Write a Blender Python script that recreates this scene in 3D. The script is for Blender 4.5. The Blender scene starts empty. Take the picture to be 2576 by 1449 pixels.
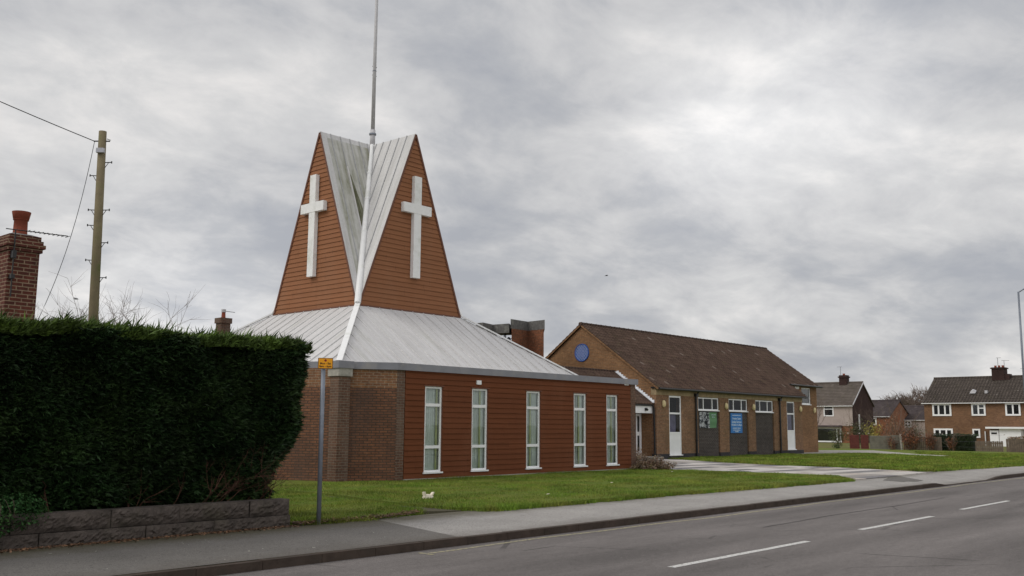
import bpy, math, random
import numpy as np
from mathutils import Vector, Matrix
R_ = math.radians
random.seed(7); RNG = np.random.default_rng(11)
SC = bpy.context.scene
COL = SC.collection

# ------------------------------------------------------------------ camera
TH, PI_, RO, HC = 0.7318, 0.1424, 0.0073, 1.8084
F0 = Vector((math.cos(TH), math.sin(TH), 0)); R0 = Vector((math.sin(TH), -math.cos(TH), 0)); U0 = Vector((0, 0, 1))
F1 = F0*math.cos(PI_)+U0*math.sin(PI_); U1 = -F0*math.sin(PI_)+U0*math.cos(PI_)
R1 = R0*math.cos(RO)+U1*math.sin(RO); U2 = -R0*math.sin(RO)+U1*math.cos(RO)
cd = bpy.data.cameras.new('camera'); cam = bpy.data.objects.new('camera', cd); COL.objects.link(cam)
cam.matrix_world = Matrix(((R1.x, U2.x, -F1.x, 0), (R1.y, U2.y, -F1.y, 0), (R1.z, U2.z, -F1.z, HC), (0, 0, 0, 1)))
cd.sensor_width = 36; cd.lens = 36*2417.25/2576; cd.clip_start = .1; cd.clip_end = 5000
SC.camera = cam

# ------------------------------------------------------------------ light
SUN_AZ = R_(150); SUN_EL = R_(44)          # behind the cloud, beyond and to the left of the church
sd = Vector((math.cos(SUN_AZ)*math.cos(SUN_EL), math.sin(SUN_AZ)*math.cos(SUN_EL), math.sin(SUN_EL)))
sl = bpy.data.lights.new('sun', 'SUN'); sl.energy = 1.25; sl.angle = R_(28); sl.color = (1, .96, .88)
so = bpy.data.objects.new('sun', sl); COL.objects.link(so); so.rotation_euler = (-sd).to_track_quat('-Z', 'Y').to_euler(); so.location = (0, 0, 60)
W = bpy.data.worlds.new('World'); SC.world = W; W.use_nodes = True
nt = W.node_tree; nt.nodes.clear(); N = nt.nodes.new; L = nt.links.new

def mth(nt, op, a, b=None, clamp=False):
    n = nt.nodes.new('ShaderNodeMath'); n.operation = op; n.use_clamp = clamp
    for i, v in enumerate((a, b)):
        if v is None: continue
        if isinstance(v, (int, float)): n.inputs[i].default_value = v
        else: nt.links.new(v, n.inputs[i])
    return n.outputs[0]
def mixc(nt, fac, a, b, typ='MIX'):
    n = nt.nodes.new('ShaderNodeMix'); n.data_type = 'RGBA'; n.blend_type = typ
    for s, v in ((n.inputs[0], fac), (n.inputs[6], a), (n.inputs[7], b)):
        if isinstance(v, (int, float)): s.default_value = v
        elif isinstance(v, tuple): s.default_value = (*v, 1)
        else: nt.links.new(v, s)
    return n.outputs[2]
def noise(nt, vec, scale, detail=4, rough=.55, dist=0, w=0):
    n = nt.nodes.new('ShaderNodeTexNoise'); n.inputs['Scale'].default_value = scale; n.inputs['Detail'].default_value = detail
    n.inputs['Roughness'].default_value = rough; n.inputs['Distortion'].default_value = dist
    if vec is not None: nt.links.new(vec, n.inputs['Vector'])
    return n.outputs[0]
def ramp(nt, fac, stops):
    n = nt.nodes.new('ShaderNodeValToRGB'); e = n.color_ramp.elements
    while len(e) < len(stops): e.new(.5)
    for k, (p, c) in enumerate(stops):
        e[k].position = p; e[k].color = (*c, 1) if isinstance(c, tuple) else (c, c, c, 1)
    nt.links.new(fac, n.inputs[0]); return n.outputs[0]
def mapping(nt, vec, loc=(0, 0, 0), rot=(0, 0, 0), scale=(1, 1, 1)):
    n = nt.nodes.new('ShaderNodeMapping'); nt.links.new(vec, n.inputs[0])
    n.inputs[1].default_value = loc; n.inputs[2].default_value = rot; n.inputs[3].default_value = scale
    return n.outputs[0]

sky = N('ShaderNodeTexSky'); sky.sky_type = 'NISHITA'; sky.sun_disc = False; sky.sun_elevation = SUN_EL
sky.sun_rotation = math.pi/2-SUN_AZ; sky.air_density = 1; sky.dust_density = 2
tc = N('ShaderNodeTexCoord'); sep = N('ShaderNodeSeparateXYZ'); L(tc.outputs['Generated'], sep.inputs[0])
dz = mth(nt, 'ADD', mth(nt, 'MAXIMUM', sep.outputs[2], 0), .30)
cb = N('ShaderNodeCombineXYZ'); L(mth(nt, 'DIVIDE', sep.outputs[0], dz), cb.inputs[0]); L(mth(nt, 'DIVIDE', sep.outputs[1], dz), cb.inputs[1])
cv = mapping(nt, cb.outputs[0], loc=(1.35, .6, 0), rot=(0, 0, .35), scale=(1.15, 1.3, 1))
n1 = noise(nt, cv, 1.15, 5, .5, .45); n2 = noise(nt, cv, 3.9, 8, .60, .3)
n3 = noise(nt, cv, 11, 5, .6, .2)
cl = mth(nt, 'ADD', mth(nt, 'ADD', mth(nt, 'MULTIPLY', n1, .52), mth(nt, 'MULTIPLY', n2, .40)), mth(nt, 'MULTIPLY', n3, .08))
cc = ramp(nt, cl, [(.38, (.42, .434, .47)), (.45, (.50, .508, .53)), (.50, (.59, .59, .60)), (.555, (.67, .667, .668)), (.63, (.82, .80, .785))])
def lobe(d, power, gain):
    v = Vector(d).normalized(); n = N('ShaderNodeVectorMath'); n.operation = 'DOT_PRODUCT'; L(tc.outputs['Generated'], n.inputs[0]); n.inputs[1].default_value = v
    return mth(nt, 'MULTIPLY', mth(nt, 'POWER', mth(nt, 'MAXIMUM', n.outputs['Value'], 0), power), gain)
lb = mth(nt, 'ADD', mth(nt, 'ADD', lobe((.831, .482, .285), 260, .20), lobe((.88, .36, .34), 160, .20)), lobe((.496, .862, .107), 220, .30))
lb = mth(nt, 'ADD', lb, lobe((-.62, -.70, .55), 2.2, .62))     # lobe added to brighten the unseen sky behind the camera, lifting facing walls
lbm = mth(nt, 'ADD', mth(nt, 'MULTIPLY', lb, mth(nt, 'MULTIPLY', n1, 2.0)), 1.0)
vm = N('ShaderNodeVectorMath'); vm.operation = 'SCALE'; L(cc, vm.inputs[0]); L(mth(nt, 'MULTIPLY', lbm, 10), vm.inputs['Scale'])
mx = mixc(nt, .96, sky.outputs[0], vm.outputs[0])
bg = N('ShaderNodeBackground'); bg.inputs[1].default_value = .1; L(mx, bg.inputs[0])
ow = N('ShaderNodeOutputWorld'); L(bg.outputs[0], ow.inputs[0])
SC.view_settings.view_transform = 'Standard'; SC.view_settings.look = 'None'; SC.view_settings.exposure = 0; SC.view_settings.gamma = 1

# ------------------------------------------------------------------ helpers
OFF = {}
def link(o, parent=None):
    COL.objects.link(o)
    if parent is not None: o.parent = parent
    return o
def tag(o, label=None, cat=None, group=None, kind=None):
    for k, v in (('label', label), ('category', cat), ('group', group), ('kind', kind)):
        if v: o[k] = v
    return o
def thing(name, label, cat, loc, group=None):
    o = bpy.data.objects.new(name, None); o.empty_display_size = .3; link(o); o.location = loc; OFF[o.name] = Vector(loc)
    return tag(o, label, cat, group)
class MB:
    def __init__(s): s.v = []; s.f = []
    def poly(s, pts):
        i = len(s.v); s.v += [tuple(p) for p in pts]; s.f.append(tuple(range(i, i+len(pts))))
    def box(s, x0, x1, y0, y1, z0, z1):
        i = len(s.v); s.v += [(x, y, z) for z in (z0, z1) for x, y in ((x0, y0), (x1, y0), (x1, y1), (x0, y1))]
        s.f += [tuple(i+k for k in f) for f in ((3, 2, 1, 0), (4, 5, 6, 7), (0, 1, 5, 4), (1, 2, 6, 5), (2, 3, 7, 6), (3, 0, 4, 7))]
        return s
    def prism(s, pts, z0, z1):                     # pts counter-clockwise
        n = len(pts); i = len(s.v); s.v += [(p[0], p[1], z0) for p in pts]+[(p[0], p[1], z1) for p in pts]
        s.f.append(tuple(i+k for k in reversed(range(n)))); s.f.append(tuple(i+n+k for k in range(n)))
        for k in range(n): s.f.append((i+k, i+(k+1) % n, i+n+(k+1) % n, i+n+k))
        return s
    def hexa(s, a, b):                             # two quads (lists of 4 pts) facing each other
        i = len(s.v); s.v += [tuple(p) for p in a]+[tuple(p) for p in b]
        s.f += [(i+3, i+2, i+1, i), (i+4, i+5, i+6, i+7)]+[(i+k, i+(k+1) % 4, i+4+(k+1) % 4, i+4+k) for k in range(4)]
        return s
    def slab(s, pts, t):                           # polygon with thickness t below it (along -normal)
        p = [Vector(q) for q in pts]; n = (p[1]-p[0]).cross(p[2]-p[0]).normalized()
        m = len(p); i = len(s.v); s.v += [tuple(q) for q in p]+[tuple(q-n*t) for q in p]
        s.f.append(tuple(i+k for k in range(m))); s.f.append(tuple(i+m+k for k in reversed(range(m))))
        for k in range(m): s.f.append((i+(k+1) % m, i+k, i+m+k, i+m+(k+1) % m))
        return s
    def tube(s, pts, r, n=8, cap=True):
        pts = [Vector(p) for p in pts]; rr = r if isinstance(r, (list, tuple)) else [r]*len(pts)
        i = len(s.v); up = Vector((0, 0, 1))
        for k, p in enumerate(pts):
            d = (pts[min(k+1, len(pts)-1)]-pts[max(k-1, 0)]).normalized()
            a = d.cross(up if abs(d.z) < .95 else Vector((1, 0, 0))).normalized(); b = d.cross(a)
            for j in range(n):
                t = 2*math.pi*j/n; s.v.append(tuple(p+(a*math.cos(t)+b*math.sin(t))*rr[k]))
        for k in range(len(pts)-1):
            for j in range(n):
                q = i+k*n; s.f.append((q+j, q+n+j, q+n+(j+1) % n, q+(j+1) % n))
        if cap:
            s.f.append(tuple(i+j for j in range(n))); e = i+(len(pts)-1)*n; s.f.append(tuple(e+j for j in reversed(range(n))))
        return s
    def beam(s, p, q, w, h, up=(0, 0, 1)):         # rectangular bar from p to q
        p, q = Vector(p), Vector(q); d = (q-p).normalized(); a = d.cross(Vector(up)).normalized()*w/2; b = a.cross(d).normalized()*h/2
        return s.hexa([p-a-b, p+a-b, p+a+b, p-a+b], [q-a-b, q+a-b, q+a+b, q-a+b])
    def build(s, name, mat, parent=None, smooth=False, label=None):
        off = OFF[parent.name] if parent is not None else Vector((0, 0, 0))
        me = bpy.data.meshes.new(name); V = np.array(s.v, float)-np.array(off)
        me.from_pydata(V.tolist(), [], s.f); uvs = me.uv_layers.new(name='uv')
        arr = np.zeros((len(me.loops), 2)); P = np.array(s.v, float); k = 0
        for f in s.f:
            p = P[list(f)]; n = np.zeros(3)
            for j in range(len(f)):
                a = p[j]; b = p[(j+1) % len(f)]; n += np.array([(a[1]-b[1])*(a[2]+b[2]), (a[2]-b[2])*(a[0]+b[0]), (a[0]-b[0])*(a[1]+b[1])])
            l = math.sqrt(n@n) or 1; n = n/l
            if abs(n[2]) > .96: t = np.array([1., 0, 0])
            else: t = np.array([-n[1], n[0], 0]); t /= math.sqrt(t@t)
            b = np.cross(n, t); arr[k:k+len(f), 0] = p@t; arr[k:k+len(f), 1] = p@b; k += len(f)
        uvs.data.foreach_set('uv', arr.ravel())
        me.materials.append(mat)
        if smooth: me.polygons.foreach_set('use_smooth', [True]*len(me.polygons))
        me.update(); o = bpy.data.objects.new(name, me); link(o, parent); OFF[o.name] = off
        if label: o['label'] = label
        return o
def npmesh(name, V, k, mat, parent=None, tint=None, smooth=False):
    """V: (n_faces*k,3) unshared verts, faces of k corners; tint per face"""
    off = OFF[parent.name] if parent is not None else Vector((0, 0, 0))
    V = np.asarray(V, np.float32)-np.array(off, np.float32); nf = len(V)//k
    me = bpy.data.meshes.new(name); me.vertices.add(len(V)); me.vertices.foreach_set('co', V.ravel())
    me.loops.add(len(V)); me.loops.foreach_set('vertex_index', np.arange(len(V), dtype=np.int32))
    me.polygons.add(nf); me.polygons.foreach_set('loop_start', np.arange(0, len(V), k, dtype=np.int32))
    if tint is not None:
        a = me.attributes.new('tint', 'FLOAT', 'POINT'); a.data.foreach_set('value', np.repeat(np.asarray(tint, np.float32), k))
    me.materials.append(mat); me.update(calc_edges=True)
    if smooth: me.polygons.foreach_set('use_smooth', [True]*nf)
    o = bpy.data.objects.new(name, me); link(o, parent); OFF[o.name] = off
    return o

# ------------------------------------------------------------------ materials
def newmat(name):
    m = bpy.data.materials.new(name); m.use_nodes = True; nt = m.node_tree; nt.nodes.clear()
    o = nt.nodes.new('ShaderNodeOutputMaterial'); b = nt.nodes.new('ShaderNodeBsdfPrincipled'); nt.links.new(b.outputs[0], o.inputs[0])
    b.inputs['Roughness'].default_value = .8; b.inputs['Specular IOR Level'].default_value = .3
    return m, nt, b
def setc(nt, b, c):
    if isinstance(c, tuple): b.inputs['Base Color'].default_value = (*c, 1)
    else: nt.links.new(c, b.inputs['Base Color'])
def bump(nt, b, h, dist=.01, strength=1):
    n = nt.nodes.new('ShaderNodeBump'); n.inputs['Strength'].default_value = strength; n.inputs['Distance'].default_value = dist
    nt.links.new(h, n.inputs['Height']); nt.links.new(n.outputs[0], b.inputs['Normal'])
def objc(nt): return nt.nodes.new('ShaderNodeNewGeometry').outputs['Position']
def uvc(nt):
    n = nt.nodes.new('ShaderNodeUVMap'); n.uv_map = 'uv'; return n.outputs[0]
def m_plain(name, c, rough=.7, var=.15, scale=6, metal=0, spec=.3, dirt=None, dscale=1.2, dlo=.52, dhi=.7, bumpd=0):
    m, nt, b = newmat(name); p = objc(nt); b.inputs['Roughness'].default_value = rough; b.inputs['Metallic'].default_value = metal; b.inputs['Specular IOR Level'].default_value = spec
    n = noise(nt, p, scale, 5, .6)
    f = ramp(nt, n, [(.3, 1-var), (.7, 1+var)]); col = mixc(nt, 1, c, f, 'MULTIPLY')
    if dirt:
        k = ramp(nt, noise(nt, p, dscale, 6, .65), [(dlo, 0.), (dhi, 1.)]); col = mixc(nt, k, col, dirt)
    setc(nt, b, col)
    if bumpd: bump(nt, b, noise(nt, p, scale*4, 4), bumpd)
    return m
def m_brick(name, c1, c2, mortar, bw=.225, rh=.075, ms=.011, stain=None, stain_amt=.5, sscale=.9, var=.28, rot=False):
    m, nt, b = newmat(name); uv = uvc(nt); p = objc(nt)
    if rot: uv = mapping(nt, uv, rot=(0, 0, math.pi/2))
    t = nt.nodes.new('ShaderNodeTexBrick'); nt.links.new(uv, t.inputs['Vector']); t.inputs['Scale'].default_value = 1
    t.inputs['Brick Width'].default_value = bw; t.inputs['Row Height'].default_value = rh; t.inputs['Mortar Size'].default_value = ms
    t.inputs['Mortar Smooth'].default_value = .3; t.inputs['Bias'].default_value = 0
    t.inputs['Color1'].default_value = (*c1, 1); t.inputs['Color2'].default_value = (*c2, 1); t.inputs['Mortar'].default_value = (*mortar, 1)
    # per brick tone: white noise on the brick cell
    f = ramp(nt, noise(nt, p, 11, 3, .7), [(.3, 1-var), (.7, 1+var)]); col = mixc(nt, 1, t.outputs['Color'], f, 'MULTIPLY')
    f2 = ramp(nt, noise(nt, p, .7, 5, .6), [(.3, .78), (.7, 1.2)]); col = mixc(nt, 1, col, f2, 'MULTIPLY')
    if stain:
        sp = mapping(nt, p, scale=(1, 1, .35)); k = ramp(nt, noise(nt, sp, sscale, 6, .62), [(.45, 0.), (.68, stain_amt)]); col = mixc(nt, k, col, stain)
    setc(nt, b, col); b.inputs['Roughness'].default_value = .9
    bump(nt, b, mth(nt, 'SUBTRACT', noise(nt, p, 40, 2), mth(nt, 'MULTIPLY', t.outputs['Fac'], 2.5)), .004)
    return m
def m_tile(name, c, pu, pv, var=.35, moss=(.10, .10, .04), pale=(.3, .27, .24), channel_shade=0):
    m, nt, b = newmat(name); uv = uvc(nt); p = objc(nt)
    s = nt.nodes.new('ShaderNodeSeparateXYZ'); nt.links.new(uv, s.inputs[0])
    cmb = nt.nodes.new('ShaderNodeCombineXYZ'); nt.links.new(mth(nt, 'FLOOR', mth(nt, 'DIVIDE', s.outputs[0], pu)), cmb.inputs[0]); nt.links.new(mth(nt, 'FLOOR', mth(nt, 'DIVIDE', s.outputs[1], pv)), cmb.inputs[1])
    wn = nt.nodes.new('ShaderNodeTexWhiteNoise'); wn.noise_dimensions = '2D'; nt.links.new(cmb.outputs[0], wn.inputs['Vector'])
    f = ramp(nt, wn.outputs['Value'], [(0, 1-var), (1, 1+var)]); col = mixc(nt, 1, c, f, 'MULTIPLY')
    col = mixc(nt, mth(nt, 'MULTIPLY', mth(nt, 'GREATER_THAN', wn.outputs['Value'], .99), .3), col, pale)
    col = mixc(nt, 1, col, ramp(nt, noise(nt, p, .5, 6, .65), [(.3, .84), (.7, 1.14)]), 'MULTIPLY')
    k = ramp(nt, noise(nt, p, 1.6, 6, .7), [(.56, 0.), (.72, .35)]); col = mixc(nt, k, col, moss)
    k = ramp(nt, noise(nt, p, 9, 4, .7), [(.70, 0.), (.80, .4)]); col = mixc(nt, k, col, pale)
    if channel_shade:   # shadow gaps between the rolls painted as dark stripes, noses tinted paler
        fu = mth(nt, 'FRACT', mth(nt, 'DIVIDE', s.outputs[0], pu)); k = ramp(nt, fu, [(.50, 0.), (.62, channel_shade), (.90, channel_shade), (1., 0.)]); col = mixc(nt, k, col, tuple(x*.25 for x in c))
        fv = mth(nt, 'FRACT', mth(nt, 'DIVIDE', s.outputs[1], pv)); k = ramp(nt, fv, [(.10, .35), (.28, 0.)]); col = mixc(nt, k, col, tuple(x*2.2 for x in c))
    setc(nt, b, col); b.inputs['Roughness'].default_value = .9; b.inputs['Specular IOR Level'].default_value = .15; return m
def m_leaf(name, c, var=.5, c2=None, scale=.8, rough=.6, spec=.25, trans=0.):
    m, nt, b = newmat(name); p = objc(nt); a = nt.nodes.new('ShaderNodeAttribute'); a.attribute_name = 'tint'
    f = mth(nt, 'ADD', mth(nt, 'MULTIPLY', a.outputs['Fac'], 2*var), 1-var)
    n = ramp(nt, noise(nt, p, scale, 4, .6), [(.35, .65), (.65, 1.35)])
    col = mixc(nt, ramp(nt, noise(nt, p, scale*2.3, 3), [(.42, 0.), (.6, 1.)]), c, c2 or c)
    cmb = nt.nodes.new('ShaderNodeCombineColor')
    for i in range(3): nt.links.new(f, cmb.inputs[i])
    col = mixc(nt, 1, mixc(nt, 1, col, n, 'MULTIPLY'), cmb.outputs[0], 'MULTIPLY')
    setc(nt, b, col); b.inputs['Roughness'].default_value = rough; b.inputs['Specular IOR Level'].default_value = spec
    return m
def m_glass(name, tint=(.75, .8, .8), base=.12, ior=1.5):
    m = bpy.data.materials.new(name); m.use_nodes = True; nt = m.node_tree; nt.nodes.clear()
    o = nt.nodes.new('ShaderNodeOutputMaterial'); g = nt.nodes.new('ShaderNodeBsdfGlossy'); g.inputs['Roughness'].default_value = .02; g.inputs['Color'].default_value = (.9, .93, .95, 1)
    t = nt.nodes.new('ShaderNodeBsdfTransparent'); t.inputs[0].default_value = (*tint, 1); mx = nt.nodes.new('ShaderNodeMixShader')
    fr = nt.nodes.new('ShaderNodeFresnel'); fr.inputs[0].default_value = ior
    nb = noise(nt, objc(nt), 1.3, 2); bp = nt.nodes.new('ShaderNodeBump'); bp.inputs['Distance'].default_value = .002; nt.links.new(nb, bp.inputs['Height']); nt.links.new(bp.outputs[0], g.inputs['Normal'])
    nt.links.new(mth(nt, 'ADD', fr.outputs[0], base, True), mx.inputs[0]); nt.links.new(t.outputs[0], mx.inputs[1]); nt.links.new(g.outputs[0], mx.inputs[2]); nt.links.new(mx.outputs[0], o.inputs[0])
    return m
M = {}
def m_clad(name, c, dirt, pitch, z0, var=.07):
    m, nt, b = newmat(name); p = objc(nt); uv = uvc(nt); s = nt.nodes.new('ShaderNodeSeparateXYZ'); nt.links.new(uv, s.inputs[0])
    row = mth(nt, 'FLOOR', mth(nt, 'DIVIDE', mth(nt, 'SUBTRACT', s.outputs[1], z0), pitch)); w = nt.nodes.new('ShaderNodeTexWhiteNoise'); w.noise_dimensions = '1D'; nt.links.new(row, w.inputs['W'])
    xx = mth(nt, 'ADD', s.outputs[0], mth(nt, 'MULTIPLY', w.outputs['Value'], 7)); cell = mth(nt, 'FLOOR', mth(nt, 'DIVIDE', xx, 3.6)); w2 = nt.nodes.new('ShaderNodeTexWhiteNoise'); w2.noise_dimensions = '1D'; nt.links.new(mth(nt, 'ADD', cell, mth(nt, 'MULTIPLY', row, 13.7)), w2.inputs['W'])
    col = mixc(nt, 1, c, ramp(nt, w2.outputs['Value'], [(0, 1-var), (1, 1+var)]), 'MULTIPLY')
    col = mixc(nt, 1, col, ramp(nt, noise(nt, mapping(nt, uv, scale=(.6, 9, 1)), 2.2, 5, .6), [(.3, .90), (.7, 1.10)]), 'MULTIPLY')
    k = ramp(nt, noise(nt, mapping(nt, uv, scale=(1, .35, 1)), 1.1, 6, .65), [(.5, 0.), (.75, .7)]); col = mixc(nt, k, col, dirt)
    k = mth(nt, 'MULTIPLY', ramp(nt, s.outputs[1], [(.25, .55), (.75, 0.)]), ramp(nt, noise(nt, uv, 3, 4), [(.4, .2), (.6, 1.)])); col = mixc(nt, k, col, (.10, .062, .04))   # splashed soil on the lowest boards
    j = mth(nt, 'LESS_THAN', mth(nt, 'FRACT', mth(nt, 'DIVIDE', xx, 3.6)), .003); col = mixc(nt, mth(nt, 'MULTIPLY', j, .6), col, (.05, .02, .015))
    setc(nt, b, col); b.inputs['Roughness'].default_value = .7; b.inputs['Specular IOR Level'].default_value = .12; return m
M['clad'] = m_clad('red_brown_cladding', (.152, .050, .021), (.18, .068, .034), .1625, .27)
M['spireclad'] = m_clad('faded_cladding', (.285, .125, .062), (.30, .145, .08), .163, 5.79, .05)
M['trimbrown'] = m_plain('brown_trim', (.16, .07, .045), .6, .1)
M['white'] = m_plain('white_upvc', (.88, .88, .89), .35, .04, 3, spec=.5)
M['crosswhite'] = m_plain('cross_white', (.88, .88, .88), .6, .04, 5, dirt=(.55, .57, .48), dscale=1.5, dlo=.52, dhi=.85)
M['fascia'] = m_plain('grey_fascia', (.25, .25, .28), .5, .12, 2, dirt=(.33, .31, .30), dscale=1.5)
M['concrete'] = m_plain('concrete', (.40, .38, .34), .9, .2, 9, dirt=(.22, .21, .18), dscale=2.5, bumpd=.004)
M['darkconc'] = m_plain('weathered_concrete', (.13, .125, .12), .9, .3, 7, dirt=(.25, .25, .22), dscale=2.5, bumpd=.006)
M['black'] = m_plain('black_pipe', (.012, .012, .013), .4, .2, 5, spec=.5)
M['grey_metal'] = m_plain('galvanised_grey', (.20, .22, .26), .45, .15, 6, metal=.3, spec=.5)
M['mast'] = m_plain('mast_grey', (.52, .51, .53), .5, .1, 8)
M['dark'] = m_plain('dark_interior', (.03, .03, .03), .9, .2)
M['glass'] = m_glass('window_glass', (.93, .96, .95), .03)
M['glassdark'] = m_glass('dark_glass', (.8, .8, .8), .0, 1.28)
M['blind'] = m_plain('fabric_blind', (.78, .84, .80), .8, .1, 2)
M['olivecurtain'] = m_plain('olive_curtain', (.52, .56, .30), .9, .15, 3)
M['curtain'] = m_plain('violet_curtain', (.20, .19, .30), .9, .35, 1.5)
M['blue'] = m_plain('blue_lattice', (.02, .09, .36), .7, .2, spec=.1)
M['cream'] = m_plain('cream_lamp_cover', (.66, .55, .30), .4, .08)
M['lead'] = m_plain('lead_flashing', (.72, .74, .78), .6, .15, 6)
M['band'] = m_plain('sandy_concrete_band', (.33, .25, .145), .9, .2, 3, dirt=(.22, .17, .10), dscale=1.8)
M['hallbrick'] = m_brick('hall_brick', (.285, .148, .078), (.20, .098, .052), (.24, .185, .13), stain=(.16, .11, .05), stain_amt=.45)
M['gablebrick'] = m_brick('gable_brick', (.29, .15, .068), (.21, .102, .046), (.21, .155, .10))
M['darkbrick'] = m_brick('dark_panel_brick', (.042, .034, .031), (.065, .050, .044), (.14, .125, .115), ms=.014, var=.3)
M['plinthbrick'] = m_brick('blue_plinth_brick', (.035, .035, .045), (.05, .045, .05), (.07, .065, .06))
M['churchbrick'] = m_brick('church_brick', (.235, .105, .056), (.155, .075, .046), (.085, .058, .043), ms=.013, stain=(.085, .06, .05), stain_amt=.65, var=.2)
M['upperbrick'] = m_brick('upper_course_brick', (.27, .13, .062), (.19, .09, .052), (.30, .22, .15))
M['pierbrick'] = m_brick('pier_brick', (.145, .072, .046), (.10, .052, .036), (.19, .145, .11), stain=(.23, .19, .155), stain_amt=.38, sscale=1.1, var=.25)
M['towerbrick'] = m_brick('tower_brick', (.26, .09, .04), (.18, .07, .035), (.14, .09, .06), var=.4)
M['chimbrick'] = m_brick('chimney_brick', (.115, .032, .021), (.075, .024, .018), (.24, .165, .11), ms=.012, stain=(.035, .030, .022), stain_amt=.9, sscale=1.4)
M['housebrick'] = m_brick('house_brick', (.235, .118, .06), (.165, .08, .044), (.19, .14, .095))
M['orangebrick'] = m_brick('orange_brick', (.32, .10, .045), (.25, .085, .04), (.25, .18, .12))
M['plumbrick'] = m_brick('plum_brick', (.060, .030, .027), (.046, .026, .024), (.06, .038, .033))
M['render'] = m_plain('pink_grey_render', (.42, .35, .32), .9, .06, 2, dirt=(.36, .30, .27), dscale=.6)
M['pantile'] = m_tile('pantile', (.076, .050, .039), .25, .31, var=.25, channel_shade=1.)
M['houseroof1'] = m_tile('grey_ribbed_tile', (.125, .105, .092), .3, .35, var=.15)
M['houseroof2'] = m_tile('brown_grid_tile', (.092, .076, .066), .3, .33, var=.25, channel_shade=.6)
M['darkroof'] = m_tile('dark_slate_tile', (.085, .070, .072), .3, .3, var=.2)
M['terracotta'] = m_plain('terracotta', (.25, .062, .035), .8, .15, 8, dirt=(.10, .04, .03), dscale=5, dlo=.6, dhi=.75)
M['bark'] = m_plain('bark', (.16, .12, .095), .95, .3, 9)
M['twig'] = m_plain('twig', (.17, .13, .11), .95, .2, 3)
M['redtwig'] = m_plain('red_brown_twig', (.10, .045, .032), .95, .3, 5)
M['soil'] = m_plain('soil', (.05, .035, .025), 1, .4, 6, bumpd=.02)
M['hedge'] = m_leaf('conifer_foliage', (.014, .034, .009), .6, (.022, .043, .011), .7)
M['hedgetop'] = m_leaf('conifer_new_growth', (.070, .115, .018), .5, (.055, .09, .018), .9)
M['hedgecore'] = m_plain('hedge_inside', (.02, .025, .012), 1, .4, 5)
M['ivy'] = m_leaf('ivy_leaf', (.025, .075, .022), .5, (.04, .085, .025), 2, spec=.12)
M['grassblade'] = m_leaf('grass_blades', (.125, .20, .024), .45, (.19, .21, .04), .6, .7, .15)
M['brownleaf'] = m_leaf('beech_leaf', (.22, .085, .04), .5, (.14, .06, .035), 1.5)
M['yellowleaf'] = m_leaf('yellow_flower', (.50, .43, .09), .35, (.20, .21, .06), 3)
M['greenleaf'] = m_leaf('bush_leaf', (.07, .10, .035), .5, (.11, .10, .05), 1.2)
M['heather'] = m_leaf('heather', (.26, .165, .115), .5, (.20, .15, .08), 3)
M['deadleaf'] = m_leaf('dead_leaves', (.20, .11, .06), .6, (.12, .07, .045), 6)
M['wood'] = m_plain('telegraph_wood', (.20, .165, .10), .9, .2, 3, dirt=(.12, .13, .05), dscale=1.5)
M['fencegrey'] = m_plain('weathered_fence', (.145, .135, .11), .95, .2, 4, dirt=(.18, .17, .13))
M['fencered'] = m_plain('red_fence', (.11, .032, .026), .9, .2, 4)
M['fencebrown'] = m_plain('brown_fence', (.15, .115, .09), .95, .25, 4)
M['plastic'] = m_plain('plastic_box', (.5, .5, .55), .4, .05)
M['sign_orange'] = m_plain('sign_yellow', (.85, .37, .01), .45, .05, 5)
M['sign_black'] = m_plain('sign_black', (.03, .012, .01), .5, .05)
M['sign_red'] = m_plain('sign_red', (.22, .01, .02), .5, .05)
M['sign_blue'] = m_plain('sign_blue', (.03, .19, .52), .45, .08, 2)
M['sign_text'] = m_plain('sign_text_pale', (.62, .75, .85), .5, .03)
M['banner_green'] = m_plain('banner_green', (.12, .26, .13), .6, .12, 3)
M['litter'] = m_plain('litter_card', (.80, .72, .60), .6, .1, 20)
M['bird'] = m_plain('bird_feather', (.04, .04, .045), .8, .1)

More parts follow.
